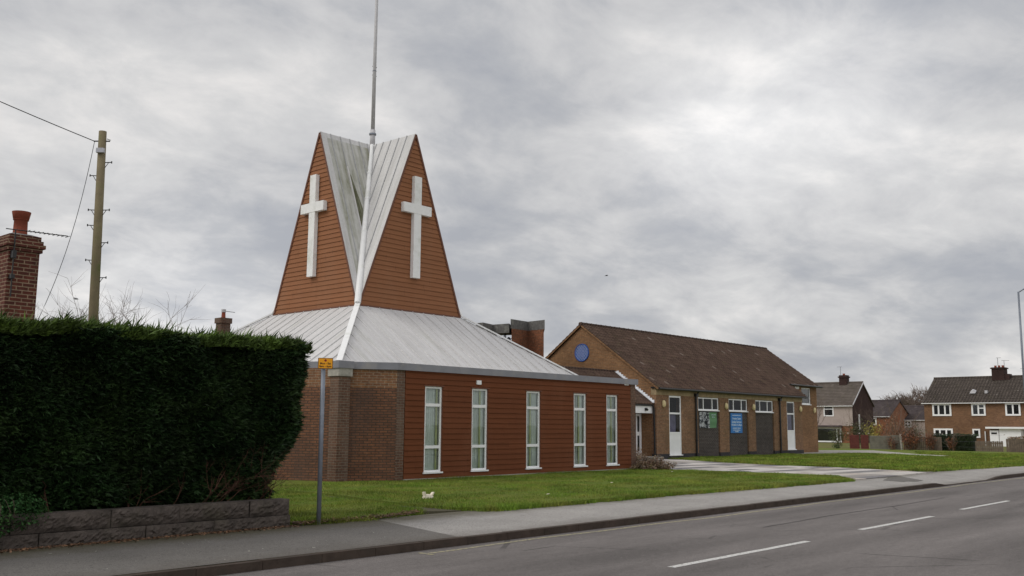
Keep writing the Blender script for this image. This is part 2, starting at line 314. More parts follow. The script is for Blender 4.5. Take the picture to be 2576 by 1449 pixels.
def m_ground(name, c, kind):
    m, nt, b = newmat(name); p = objc(nt)
    if kind == 'road':
        sp = mapping(nt, p, scale=(.16, 1, 1)); col = mixc(nt, ramp(nt, noise(nt, sp, .9, 6, .6), [(.34, 0.), (.66, 1.)]), tuple(x*.76 for x in c), tuple(x*1.22 for x in c))
        col = mixc(nt, 1, col, ramp(nt, noise(nt, p, 26, 3, .75), [(.32, .84), (.68, 1.16)]), 'MULTIPLY')
        col = mixc(nt, 1, col, ramp(nt, noise(nt, p, 75, 2, .8), [(.3, .55), (.7, 1.45)]), 'MULTIPLY')
        col = mixc(nt, 1, col, ramp(nt, noise(nt, p, 9, 4, .7), [(.3, .85), (.7, 1.13)]), 'MULTIPLY')
        sy = nt.nodes.new('ShaderNodeSeparateXYZ'); nt.links.new(p, sy.inputs[0])       # tyre-polished bands along the lane
        w = mth(nt, 'SINE', mth(nt, 'MULTIPLY', sy.outputs[1], 3.7)); col = mixc(nt, 1, col, ramp(nt, mth(nt, 'ADD', mth(nt, 'MULTIPLY', w, .5), .5), [(0, .93), (1, 1.07)]), 'MULTIPLY')
        v = nt.nodes.new('ShaderNodeTexVoronoi'); v.feature = 'DISTANCE_TO_EDGE'; v.inputs['Scale'].default_value = .33; nt.links.new(mixc(nt, .12, p, nt.nodes.new('ShaderNodeTexNoise').outputs[1]), v.inputs['Vector'])
        k = mth(nt, 'MULTIPLY', mth(nt, 'LESS_THAN', v.outputs[0], .006), ramp(nt, noise(nt, p, .5, 3), [(.5, 0.), (.6, .55)])); col = mixc(nt, k, col, (.05, .045, .045))
        k = mth(nt, 'GREATER_THAN', noise(nt, p, 16, 1, .5), .80); col = mixc(nt, k, col, (.42, .40, .37))
        bump(nt, b, noise(nt, p, 75, 2, .8), .006); setc(nt, b, col)
    if kind == 'pave':
        col = mixc(nt, ramp(nt, noise(nt, p, .7, 6, .65), [(.3, 0.), (.7, 1.)]), tuple(x*.85 for x in c), tuple(x*1.13 for x in c))
        col = mixc(nt, 1, col, ramp(nt, noise(nt, p, 60, 2, .8), [(.3, .6), (.7, 1.38)]), 'MULTIPLY')
        k = ramp(nt, noise(nt, p, 20, 3, .75), [(.57, 0.), (.66, .75)]); col = mixc(nt, k, col, tuple(x*.45 for x in c))
        k = mth(nt, 'GREATER_THAN', noise(nt, p, 14, 1, .5), .78); col = mixc(nt, k, col, (.6, .58, .52))
        sy = nt.nodes.new('ShaderNodeSeparateXYZ'); nt.links.new(p, sy.inputs[0])
        e = mth(nt, 'ADD', sy.outputs[1], mth(nt, 'MULTIPLY', noise(nt, p, 2.2, 5, .7), .9))
        k = ramp(nt, mth(nt, 'DIVIDE', mth(nt, 'SUBTRACT', e, 12.7), 1.0), [(.15, 0.), (.9, .75)]); col = mixc(nt, k, col, (.075, .065, .03))   # moss and dirt at the back edge
        e2 = mth(nt, 'SUBTRACT', sy.outputs[1], mth(nt, 'MULTIPLY', noise(nt, p, 1.5, 5, .7), .8))
        k = ramp(nt, mth(nt, 'SUBTRACT', 11.1, e2), [(.25, 0.), (.8, .45)]); col = mixc(nt, k, col, (.11, .095, .08))
        bump(nt, b, noise(nt, p, 60, 2, .8), .005); setc(nt, b, col)
    if kind == 'lawn':
        col = mixc(nt, ramp(nt, noise(nt, p, .45, 5, .65), [(.35, 0.), (.65, 1.)]), c, (c[0]*1.5, c[1]*1.08, c[2]*1.3))
        col = mixc(nt, 1, col, ramp(nt, noise(nt, p, 14, 4, .8), [(.3, .55), (.7, 1.4)]), 'MULTIPLY')
        k = ramp(nt, noise(nt, p, 1.1, 6, .7), [(.55, 0.), (.75, .6)]); col = mixc(nt, k, col, (.14, .12, .045))
        bump(nt, b, noise(nt, p, 30, 3, .8), .03); setc(nt, b, col)
    b.inputs['Roughness'].default_value = .92; b.inputs['Specular IOR Level'].default_value = .2
    return m
M['road'] = m_ground('road_asphalt', (.170, .154, .148), 'road')
M['pave'] = m_ground('pavement_pale', (.35, .332, .315), 'pave')
M['pavedark'] = m_ground('pavement_dark', (.165, .155, .145), 'pave')
M['lawn'] = m_ground('lawn_turf', (.11, .17, .024), 'lawn')
M['farground'] = m_ground('rough_grass', (.12, .14, .04), 'lawn')
M['kerb'] = m_plain('kerb_stone', (.062, .045, .035), .9, .3, 6, dirt=(.042, .035, .028), dscale=3, bumpd=.006)
M['kerbtop'] = m_plain('kerb_top', (.27, .25, .225), .9, .25, 9, bumpd=.004)
def m_marking(name, c, wear, scale=26):
    m, nt, b = newmat(name); p = objc(nt)
    k = ramp(nt, noise(nt, p, scale, 4, .75), [(wear-.05, 0.), (wear+.05, 1.)]); col = mixc(nt, k, c, (.17, .16, .155)); setc(nt, b, col); return m
M['markwhite'] = m_marking('road_paint_white', (.62, .61, .59), .585)
M['markyellow'] = m_marking('road_paint_yellow', (.40, .36, .22), .52, 18)
M['tar'] = m_plain('tar_seam', (.085, .078, .076), .8, .3, 12)
def m_slabs():
    m, nt, b = newmat('forecourt_slabs'); p = objc(nt)
    uv = mapping(nt, p, loc=(.3, .2, 0), rot=(0, 0, .16), scale=(1/1.45, 1/.72, 0))
    s = nt.nodes.new('ShaderNodeSeparateXYZ'); nt.links.new(uv, s.inputs[0]); cm = nt.nodes.new('ShaderNodeCombineXYZ')
    nt.links.new(mth(nt, 'FLOOR', s.outputs[0]), cm.inputs[0]); nt.links.new(mth(nt, 'FLOOR', s.outputs[1]), cm.inputs[1])
    w = nt.nodes.new('ShaderNodeTexWhiteNoise'); w.noise_dimensions = '2D'; nt.links.new(cm.outputs[0], w.inputs['Vector'])
    r = nt.nodes.new('ShaderNodeValToRGB'); r.color_ramp.interpolation = 'CONSTANT'; e = r.color_ramp.elements
    for _ in range(3): e.new(.5)
    for k, (q, c) in enumerate(((0, (.20, .19, .195)), (.17, (.30, .275, .26)), (.36, (.50, .465, .43)), (.70, (.58, .545, .52)), (.9, (.45, .40, .36)))): e[k].position = q; e[k].color = (*c, 1)
    nt.links.new(w.outputs['Value'], r.inputs[0]); col = r.outputs[0]
    t = nt.nodes.new('ShaderNodeTexBrick'); nt.links.new(mapping(nt, p, loc=(.3, .2, 0), rot=(0, 0, .16)), t.inputs['Vector']); t.offset = 0; t.inputs['Scale'].default_value = 1; t.inputs['Brick Width'].default_value = .725; t.inputs['Row Height'].default_value = .72; t.inputs['Mortar Size'].default_value = .012
    col = mixc(nt, mth(nt, 'MULTIPLY', t.outputs['Fac'], .7), col, (.12, .11, .09))
    col = mixc(nt, 1, col, ramp(nt, noise(nt, p, 1.8, 5, .7), [(.3, .8), (.7, 1.15)]), 'MULTIPLY')
    setc(nt, b, col); b.inputs['Roughness'].default_value = .85; return m
M['slabs'] = m_slabs()
def m_metalroof():
    m, nt, b = newmat('white_sheet_roof'); p = objc(nt); uv = uvc(nt)
    st = mapping(nt, uv, scale=(1, .08, 1))
    col = mixc(nt, ramp(nt, noise(nt, st, 5, 6, .65), [(.3, 0.), (.72, 1.)]), (.68, .67, .67), (.52, .51, .505))
    k = ramp(nt, noise(nt, st, 2.2, 6, .7), [(.56, 0.), (.74, .55)]); col = mixc(nt, k, col, (.36, .37, .30))
    col = mixc(nt, 1, col, ramp(nt, noise(nt, p, 14, 4, .75), [(.3, .9), (.7, 1.08)]), 'MULTIPLY')
    setc(nt, b, col); b.inputs['Roughness'].default_value = .6; bump(nt, b, noise(nt, st, 9, 3), .004); return m
M['sheet'] = m_metalroof()
M['mossheet'] = m_plain('algae_stained_sheet', (.22, .22, .13), .9, .35, 3, dirt=(.42, .42, .36), dscale=2.2, dlo=.5, dhi=.62)
M['algae'] = m_plain('dark_algae', (.085, .09, .05), .95, .35, 6)
def m_streak(name, pale, stain, lo, hi, sc=4):
    m, nt, b = newmat(name); uv = uvc(nt); st = mapping(nt, uv, scale=(1, .10, 1))
    n = mth(nt, 'ADD', mth(nt, 'MULTIPLY', noise(nt, st, sc, 6, .7), .75), mth(nt, 'MULTIPLY', noise(nt, uv, 2.2, 5, .7), .25))
    k = ramp(nt, n, [(lo, 0.), (hi, 1.)]); setc(nt, b, mixc(nt, k, pale, stain)); b.inputs['Roughness'].default_value = .8; return m
M['mossheet'] = m_streak('algae_streaked_sheet', (.55, .545, .52), (.24, .24, .165), .42, .66)
M['algae'] = m_streak('dark_algae', (.30, .30, .22), (.085, .088, .045), .38, .56, 6)
M['seam'] = m_plain('grey_seam', (.42, .42, .43), .7, .2, 6)
def m_stone():
    m, nt, b = newmat('rockface_stone'); p = objc(nt)
    col = mixc(nt, ramp(nt, noise(nt, p, 5, 6, .7), [(.3, 0.), (.7, 1.)]), (.045, .037, .032), (.125, .102, .088))
    k = ramp(nt, noise(nt, p, 1.6, 5, .7), [(.5, 0.), (.7, .5)]); col = mixc(nt, k, col, (.06, .055, .032))
    setc(nt, b, col); b.inputs['Roughness'].default_value = .95; bump(nt, b, noise(nt, p, 22, 6, .75), .02); return m
M['stone'] = m_stone()

# ================================================================== SETTING
KX0, KX1, KY0, KY1 = 32.9, 37.6, 10.58, 10.71          # dropped kerb range, kerb face and back
def kz(x):                                              # kerb top height
    if x < KX0-1 or x > KX1+1: return .115
    if x < KX0: return .115-(x-KX0+1)*.095
    if x > KX1: return .02+(x-KX1)*.095
    return .02
def lawn_y(x): return 13.02 if x < 20 else (13.02-(x-20)*.047 if x < 28 else 12.64)
g = MB(); xs = [-900, -60, 320, 1500]; prof = [(-900, .1), (-1, .1), (1.2, -.03), (1.5, -.09), (10.8, -.09), (11, -.02), (13.4, .12), (20, .15), (60, .15), (1500, .15)]
for i in range(3):
    for (y0, z0), (y1, z1) in zip(prof, prof[1:]): g.poly([(xs[i], y0, z0), (xs[i+1], y0, z0), (xs[i+1], y1, z1), (xs[i], y1, z1)])
tag(g.build('ground', M['farground']), kind='structure')
g = MB()
for k in range(-6, 32): g.poly([(k*10, 1.7, 0), (k*10+10, 1.7, 0), (k*10+10, 10.58, 0), (k*10, 10.58, 0)])
tag(g.build('road', M['road']), kind='structure')
def kerbs(name, x0, x1, ya, yb, zf):
    g = MB(); gt = MB(); x = x0
    while x < x1:
        e = min(x+.915, x1); j = random.uniform(-.004, .004); za, zb = zf(x)+j, zf(e)+j; w = .008
        lo = ya if ya < yb else yb; hi = yb if ya < yb else ya
        g.hexa([(x, lo, -.08), (e-w, lo, -.08), (e-w, hi, -.08), (x, hi, -.08)], [(x, lo, za), (e-w, lo, zb), (e-w, hi, zb), (x, hi, za)]); x = e
    return tag(g.build(name, M['kerb']), kind='structure')
kerbs('kerb', -45, 120, KY0, KY1, kz); kerbs('kerb', -45, 120, 1.58, 1.7, lambda x: .105)
def pavement(name, x0, x1, ya, yb, mat, z1=.168, st=.5, skew=0, yd=0):
    g = MB(); n = max(1, int((x1-x0)/st)); ny = 5
    def P(i, j):
        t = j/ny; x = x0+(x1-x0)*i/n; a = ya(x) if callable(ya) else ya; b2 = yb(x) if callable(yb) else yb
        y = a+(b2-a)*t; x += skew*t if (i in (0, n) and False) else 0
        return (x, y, kz(x)-.004+(z1-kz(x)+.004)*t)
    for i in range(n):
        for j in range(ny): g.poly([P(i, j), P(i+1, j), P(i+1, j+1), P(i, j+1)])
    return tag(g.build(name, mat), kind='structure')
pavement('pavement', 8.5, 120, KY1, lambda x: lawn_y(x)+.35, M['pave'])
# darker resurfaced length of pavement on the left, laid over, ending in an oblique joint
g = MB(); ny = 6
for x0, x1 in [(-45+i*1.5, -45+(i+1)*1.5) for i in range(36)]+[(9, None)]:
    for j in range(ny):
        def P(x, j):
            t = j/ny; y = KY1+(13.42-KY1)*t; xx = (10.72+.55*t) if x is None else x
            return (xx, y, .115+(.168-.115)*t+.004)
        g.poly([P(x0, j), P(x1, j), P(x1, j+1), P(x0, j+1)])
tag(g.build('pavement', M['pavedark']), kind='structure')
g = MB(); g.poly([(-45, -.7, .15), (120, -.7, .15), (120, 1.58, .111), (-45, 1.58, .111)]); tag(g.build('pavement', M['pave']), kind='structure')
g = MB(); px = np.linspace(31.5, 34.8, 14); lo = np.interp(px, [31.5, 33.8, 34.8], [11.5, 11.66, 13.0]); hi = np.interp(px, [31.5, 34.8], [12.15, 13.12])
pz = lambda x, y: kz(x)-.004+(.168-kz(x)+.004)*(y-KY1)/(lawn_y(x)+.35-KY1)+.006
for i in range(13):
    for j in range(3):
        q = [(px[a], lo[a]+(hi[a]-lo[a])*b/3) for a, b in ((i, j), (i+1, j), (i+1, j+1), (i, j+1))]; g.poly([(x, y, pz(x, y)) for x, y in q])
tag(g.build('pavement_patch', M['pavedark']), kind='structure')
# markings
g = MB()
for x0, x1, y, w in ((-13, -9, 6.9, .11), (-7, -3, 6.9, .11), (-1, 3, 6.95, .11), (5, 9, 7.0, .11), (10.98, 15.02, 7.05, .12), (17.4, 21.15, 7.16, .12), (23.42, 27.15, 7.28, .12), (29.5, 33.2, 7.3, .12), (35.4, 39.2, 7.3, .12), (41.3, 45.2, 7.3, .12), (47.2, 51.2, 7.3, .12)):
    n = 10
    for i in range(n):
        a, b = x0+(x1-x0)*i/n, x0+(x1-x0)*(i+1)/n; j0, j1 = random.uniform(-.006, .006), random.uniform(-.006, .006)
        g.poly([(a, y-w/2+j0, .004), (b, y-w/2+j1, .004), (b, y+w/2+j1, .004), (a, y+w/2+j0, .004)])
tag(g.build('centre_line', M['markwhite']), kind='structure')
for pts in ([(26.0, 6.75), (28.5, 6.62), (31.5, 6.6), (36, 6.5)], [(16.5, 8.6), (20, 8.75), (23.5, 8.72), (27, 8.8)]):
    g = MB(); xs_ = np.linspace(pts[0][0], pts[-1][0], 40); ys_ = np.interp(xs_, [p[0] for p in pts], [p[1] for p in pts])+RNG.normal(0, .008, 40)
    for i in range(39): g.poly([(xs_[i], ys_[i]-.018, .005), (xs_[i+1], ys_[i+1]-.018, .005), (xs_[i+1], ys_[i+1]+.018, .005), (xs_[i], ys_[i]+.018, .005)])
    tag(g.build('road_seam', M['tar']), kind='structure')
g = MB(); g.poly([(26.3, 7.02, .004), (27.1, 7.06, .004), (27.15, 7.12, .004), (26.5, 7.09, .004)])
g2 = MB(); n = 90
for i in range(n):
    a, b = 9.7+i*.6, 9.7+(i+1)*.6
    yy = lambda x: 10.30+.04*math.sin(x*.6)+.03*math.sin(x*1.7)
    g2.poly([(a, yy(a)-.04, .004), (b, yy(b)-.04, .004), (b, yy(b)+.04, .004), (a, yy(a)+.04, .004)])
g2.poly([(9.6, 10.12, .004), (9.68, 10.12, .004), (9.68, 10.40, .004), (9.6, 10.40, .004)])
tag(g2.build('yellow_line', M['markyellow']), kind='structure')
# lawns (raised turf sheets with an edge)
def lawn(name, pts, z, n=.5):
    g = MB(); g.prism(pts, -.02, z); return tag(g.build(name, M['lawn']), kind='structure')
LZ = .2
edgeB = [(x, lawn_y(x)+random.uniform(-.05, .05)) for x in np.arange(13.6, 30.1, .6)]
lawnB = [(13.5, 13.6)]+[(13.9, 13.12)]+edgeB[1:]+[(30.35, 12.75), (31.9, 13.8), (31.9, 16.5), (31.35, 20.0), (30.9, 21.5), (30.9, 25), (14.0, 25), (14.0, 18.0), (13.5, 15.5)]
lawn('lawn', lawnB, LZ+.03)
lawnA = [(9.62, 13.5), (10.1, 13.35), (11.0, 13.3), (12.0, 13.45), (12.75, 13.8), (13.05, 14.6), (13.42, 16.2), (13.75, 18.0), (13.95, 21), (13.9, 25), (9.6, 25)]
lawn('lawn', lawnA, LZ)
lawnC = [(38.35, 13.2), (41.5, 12.95), (48.5, 12.5), (75.9, 12.4), (75.9, 27), (64, 22.3), (61.5, 18.6), (60, 20.6), (62.6, 24), (62.8, 25.8), (57.6, 26.5), (57, 27.7), (43.0, 27.7), (42.4, 26.7), (40.45, 22.9), (39.5, 19.7), (39.75, 17.6), (39.05, 15.3)]
lawn('lawn', lawnC, LZ)
g = MB(); g.prism([(13.5, 13.4), (13.4, 15.5), (14.0, 18.2), (14.0, 21), (13.7, 18), (13.35, 16.2), (13.0, 14.6), (12.7, 13.8)][::-1], -.02, .182); tag(g.build('path', M['pavedark']), kind='structure')
g = MB(); g.prism([(30.5, 12.7), (38.5, 12.9), (40, 17), (42.5, 26), (42.0, 29), (30.75, 29), (30.75, 20.5), (31.6, 16.5), (31.6, 13.8)], -.02, .186); tag(g.build('forecourt', M['slabs']), kind='structure')
g = MB(); g.prism([(57, 27.7), (57.6, 26.5), (62.8, 25.8), (62.6, 24), (60, 20.6), (61.5, 18.6), (64, 22.3), (72, 28.4), (68.5, 31.2), (63.5, 28.9), (57, 28.9)], -.02, .19); tag(g.build('path', M['concrete']), kind='structure')
g = MB(); g.prism([(64, 22.3), (76, 27), (76, 36), (63.6, 36), (63.6, 29), (68.5, 31.2), (72, 28.4)], -.02, .185); tag(g.build('lawn', M['lawn']), kind='structure')
g = MB(); g.prism([(-4, 13.7), (9.5, 13.7), (9.5, 16.3), (-4, 16.3)], 0, .5); tag(g.build('soil_bed', M['soil']), kind='structure')

# ---- grass blades: ragged edges and turf
def inpoly(px, py, poly):
    r = np.zeros(len(px), bool); n = len(poly)
    for i in range(n):
        x0, y0 = poly[i]; x1, y1 = poly[(i+1) % n]
        c = ((y0 > py) != (y1 > py)) & (px < (x1-x0)*(py-y0)/(y1-y0+1e-12)+x0); r ^= c
    return r
def blades(n, poly, z, h, w, bounds, edge=None):
    x0, x1, y0, y1 = bounds; P = []; 
    px = RNG.uniform(x0, x1, n); py = RNG.uniform(y0, y1, n); k = inpoly(px, py, poly); px, py = px[k], py[k]
    if edge is not None:
        e = np.array(edge); seg = RNG.integers(0, len(e)-1, edge_n); t = RNG.uniform(0, 1, edge_n)
        ex = e[seg, 0]+(e[seg+1, 0]-e[seg, 0])*t+RNG.normal(0, .07, edge_n); ey = e[seg, 1]+(e[seg+1, 1]-e[seg, 1])*t+RNG.normal(0, .06, edge_n)-.02+.05*np.sin(t*9+seg*2.3)
        px = np.concatenate([px, ex]); py = np.concatenate([py, ey])
    m = len(px); zz = np.full(m, z-.01); ang = RNG.uniform(0, 2*np.pi, m); hh = h*RNG.uniform(.4, 1.5, m)*(1+.5*np.sin(px*1.3+np.cos(py*1.7)*2)*np.cos(py*2.1)); ww = w*RNG.uniform(.6, 1.3, m)
    if edge is not None: hh[-edge_n:] *= 1.9; zz[-edge_n:] -= .06
    dx, dy = np.cos(ang)*ww, np.sin(ang)*ww; lx, ly = RNG.normal(0, .5, m)*hh, RNG.normal(0, .5, m)*hh
    V = np.empty((m, 3, 3), np.float32); V[:, 0] = np.stack([px-dx, py-dy, zz], 1); V[:, 1] = np.stack([px+dx, py+dy, zz], 1); V[:, 2] = np.stack([px+lx, py+ly, zz+hh], 1)
    return V.reshape(-1, 3)
edge_n = 16000
V = [blades(150000, lawnB, LZ+.03, .045, .006, (13, 32, 12.5, 21.5), [(13.5, 15.5), (13.5, 13.7), (13.9, 13.15)]+edgeB[1:]+[(30.35, 12.78), (31.6, 13.7)])]
edge_n = 6000
V.append(blades(60000, lawnA, LZ, .05, .005, (9.6, 14, 13.2, 22), [(9.7, 13.5), (10.1, 13.35), (11, 13.3), (12, 13.45), (12.75, 13.8), (13.05, 14.6), (13.4, 16.2)]))
edge_n = 9000
V.append(blades(150000, lawnC, LZ, .06, .016, (38, 70, 12.4, 27.6), [(42.4, 26.6), (40.45, 22.9), (39.5, 19.7), (39.75, 17.6), (39.05, 15.3), (38.35, 13.2), (41.5, 12.95), (48.5, 12.5), (56, 12.4)]))
V = np.concatenate(V); gr = npmesh('grass', V, 3, M['grassblade'], tint=RNG.uniform(0, 1, len(V)//3))
tag(gr, 'short green grass growing over the church lawns', 'grass', kind='stuff')

# leaf-type clutter: small quads
def leaves(P, size, up=.5, flat=False):
    m = len(P); n = RNG.normal(0, 1, (m, 3)); n[:, 2] = np.abs(n[:, 2])+up if not flat else n[:, 2]*.3+3
    n /= np.linalg.norm(n, axis=1)[:, None]; a = np.cross(n, RNG.normal(0, 1, (m, 3))); a /= np.linalg.norm(a, axis=1)[:, None]; b = np.cross(n, a)
    s = (size*RNG.uniform(.6, 1.4, m))[:, None]; V = np.empty((m, 4, 3)); V[:, 0] = P-a*s; V[:, 1] = P-b*s*.5; V[:, 2] = P+a*s; V[:, 3] = P+b*s*.5
    return V.reshape(-1, 3)
n = 1500; t = RNG.uniform(0, 1, n)**1.2; px = 9.6+3.0*t; py = 13.33+RNG.normal(0, .07, n)+.35*np.clip(px-11.7, 0, 1); 
P = np.stack([px, py, .19+RNG.uniform(0, .05, n)], 1); n2 = 1800; P2 = np.stack([RNG.uniform(4.8, 9.6, n2), 13.38-np.abs(RNG.normal(0, .12, n2)), np.full(n2, .178)], 1)
V = leaves(np.concatenate([P, P2]), .022, flat=True); tag(npmesh('fallen_leaves', V, 4, M['deadleaf'], tint=RNG.uniform(0, 1, len(V)//4)), 'brown dead leaves along the back edge of the pavement', 'leaves', kind='stuff')

# ================================================================== CHURCH
CXc, CYc, A, B = 22.657, 27.505, 2.402, 5.569; Z1, Z2, ZC, ZE = 5.762, 12.222, 12.254, 3.582
Y1, ZF, ZFB, ZG = 21.184, 3.60, 3.415, .2
ch = thing('church', 'modern church with white pyramid roof and tall red-brown spire of two crossed gables', 'church', (CXc, CYc, ZG))
XL, XR = 18.93, 30.38
wins = [(19.75, 20.45), (21.76, 22.46), (24.36, 25.06), (26.91, 27.61), (28.85, 29.53)]; WZ0, WZ1 = .43, 2.96
# body behind the walls
g = MB(); g.prism([(18.75, 21.45), (30.6, 21.45), (30.6, 33.4), (16.45, 33.4), (16.45, 23.9), (17.35, 22.2)], .1, 3.38); g.build('inner_wall', M['dark'], ch)
# cheeks
def wallseg(g, p, q, t, z0, z1):
    d = Vector((q[0]-p[0], q[1]-p[1])).normalized(); n = Vector((-d.y, d.x))*t
    g.prism([p, q, (q[0]+n.x, q[1]+n.y), (p[0]+n.x, p[1]+n.y)], z0, z1)
for (p, q) in (((17.42, 22.02), (18.62, 21.184)), ((16.33, 23.78), (17.0, 22.2))):
    g = MB(); wallseg(g, p, q, .2, .1, 2.86); g.build('brick_wall', M['churchbrick'], ch)
    g = MB(); wallseg(g, p, q, .2, 2.86, 3.412); g.build('upper_brick_band', M['upperbrick'], ch)
g = MB(); g.prism([(18.62, 21.184), (18.93, 21.184), (18.93, 21.42), (18.70, 21.42)], .1, 3.412); g.build('corner_pier', M['pierbrick'], ch)
g = MB(); g.box(30.38, 30.7, 21.184, 21.5, .1, 3.412); g.build('corner_pier', M['pierbrick'], ch)
g = MB(); g.box(30.60, 30.7, 21.5, 33.5, .1, 3.412); g.build('brick_wall', M['churchbrick'], ch)
g = MB(); g.box(16.33, 16.45, 23.9, 33.5, .1, 3.412); g.build('brick_wall', M['churchbrick'], ch)
g = MB(); g.box(17.0, 17.42, 21.82, 22.24, .1, 3.17); col_o = g.build('corner_column', M['pierbrick'], ch)
g = MB(); g.box(16.96, 17.46, 21.78, 22.28, 3.17, 3.42); g.build('column_cap', M['concrete'], col_o)
g = MB(); g.box(18.95, 30.37, 21.15, 21.3, .1, .255); g.build('plinth', M['concrete'], ch)
# lapped cladding on the front wall
def clad_row(g, x0, x1, y, z0, z1, lap=.012):
    g.hexa([(x0, y-.030, z0-lap), (x1, y-.030, z0-lap), (x1, y+.03, z0-lap), (x0, y+.03, z0-lap)], [(x0, y-.006, z1), (x1, y-.006, z1), (x1, y+.03, z1), (x0, y+.03, z1)])
g = MB(); z = .27; pitch = .1625; YB = 21.22
xsplit = [XL+.02]; 
for a, b in wins: xsplit += [a-.03, b+.03]
xsplit += [XR-.01]; row = 0
while z < ZFB-.02:
    zt = min(z+pitch, ZFB-.004); row += 1
    for k in range(len(xsplit)-1):
        x0, x1 = xsplit[k], xsplit[k+1]; isw = k % 2 == 1
        segs = [(z, zt)]
        if isw:
            segs = []
            if z < WZ0-.05: segs.append((z, min(zt, WZ0-.05)))
            if zt > WZ1+.03: segs.append((max(z, WZ1+.03), zt))
        for s0, s1 in segs:
            if s1-s0 < .01: continue
            clad_row(g, x0, x1, YB-.02, s0, s1)
    z = zt
g.build('cladding', M['clad'], ch)
def glazed(parent, x0, x1, y, z0, z1, bars=(), mull=(), fw=.055, sill=True, glass='glass', inner='blind', name='window', panel=None, depth=.06):
    """window in a wall facing -Y; bars/mull are transom heights and mullion positions"""
    g = MB(); g.box(x0, x0+fw, y, y+depth, z0, z1).box(x1-fw, x1, y, y+depth, z0, z1).box(x0+fw, x1-fw, y, y+depth, z0, z0+fw).box(x0+fw, x1-fw, y, y+depth, z1-fw, z1)
    for b in bars: g.box(x0+fw, x1-fw, y-.003, y+depth, b-.045, b+.045)
    for m_ in mull: g.box(m_-.03, m_+.03, y-.002, y+depth, z0+fw, z1-fw)
    w = g.build(name, M['white'], parent)
    if sill: MB().box(x0-.05, x1+.05, y-.07, y+.02, z0-.045, z0+.002).build('sill', M['white'], w)
    zb = z0+fw
    if panel: MB().box(x0+fw, x1-fw, y+.02, y+.04, z0+fw, panel-.045).build('infill_panel', M['white'], w); zb = panel+.045
    g = MB(); ed = sorted([zb]+[b for b in bars if b > zb]+[z1-fw])
    g.poly([(x0+fw, y+.03, zb), (x1-fw, y+.03, zb), (x1-fw, y+.03, z1-fw), (x0+fw, y+.03, z1-fw)]); g.build('pane', M[glass], w)
    if inner == 'blind':
        g = MB(); n = int((x1-x0)/.085)
        for i in range(n):
            cx = x0+fw*.7+(x1-x0-fw)*(i+.5)/n; a = R_(12+random.uniform(-8, 8)); hx, hy = .050*math.cos(a), .046*math.sin(a)
            g.poly([(cx-hx, y+.11-hy, z0+.03), (cx+hx, y+.11+hy, z0+.03), (cx+hx, y+.11+hy, z1-.03), (cx-hx, y+.11-hy, z1-.03)])
        g.build('blind', M['blind'], w)
        f0 = {19.75: .8, 21.76: .6, 24.36: .35, 26.91: .5, 28.85: .55}.get(x0)
        if f0: a = x0+fw+(x1-x0-2*fw)*f0; g = MB(); g.poly([(a, y+.075, z0+.03), (a+.09, y+.085, z0+.03), (a+.09, y+.085, z1-.03), (a, y+.075, z1-.03)]); g.build('curtain_edge', M['olivecurtain'], w)
    return w
for a, b in wins:
    w = glazed(ch, a, b, 21.215, WZ0, WZ1, bars=(2.41, 1.165))
    MB().box(a-.06, b+.07, 21.165, 21.26, WZ1+.005, WZ1+.035).build('head_trim', M['trimbrown'], w)
    g = MB(); g.box(a-.028, a-.002, 21.19, 21.3, WZ0-.04, WZ1).box(b+.002, b+.028, 21.19, 21.3, WZ0-.04, WZ1); g.build('reveal', M['trimbrown'], w)
MB().box(21.93, 22.13, 21.145, 21.20, 3.09, 3.22).build('vent_cover', M['white'], ch)
MB().box(29.98, 30.22, 21.15, 21.20, 3.36, 3.405).build('vent_cover', M['white'], ch)
# fascia and flat roof
fp = [(30.78, 33.6), (30.78, 21.10), (18.60, 21.10), (17.5, 21.90), (17.48, 21.74), (16.92, 21.74), (16.92, 22.30), (17.0, 22.36), (16.25, 23.72), (16.25, 33.6)]
g = MB()
for p, q in zip(fp, fp[1:]):
    d = Vector((q[0]-p[0], q[1]-p[1])).normalized(); n = Vector((d.y, -d.x))*.05
    g.prism([(p[0]-n.x*0, p[1]-n.y*0), (p[0]+n.x*-1, p[1]+n.y*-1), (q[0]-n.x, q[1]-n.y), q][::1] if False else [p, (p[0]+n.x*-0, p[1])], 0, 0) if False else None
    a = (p[0]+d.x*.001, p[1]+d.y*.001); b = (q[0]-d.x*.001, q[1]-d.y*.001)
    g.hexa([(a[0], a[1], ZFB-.02), (b[0], b[1], ZFB-.02), (b[0]+n.x, b[1]+n.y, ZFB-.02), (a[0]+n.x, a[1]+n.y, ZFB-.02)][::-1], [(a[0], a[1], ZF), (b[0], b[1], ZF), (b[0]+n.x, b[1]+n.y, ZF), (a[0]+n.x, a[1]+n.y, ZF)][::-1])
g.build('fascia', M['fascia'], ch)
g = MB(); g.prism([(30.74, 33.55), (16.3, 33.55), (16.3, 23.75), (17.03, 22.3), (17.03, 21.85), (17.45, 22.05), (18.75, 21.30), (30.70, 21.30)], 3.43, 3.52); g.build('flat_roof', M['darkconc'], ch)
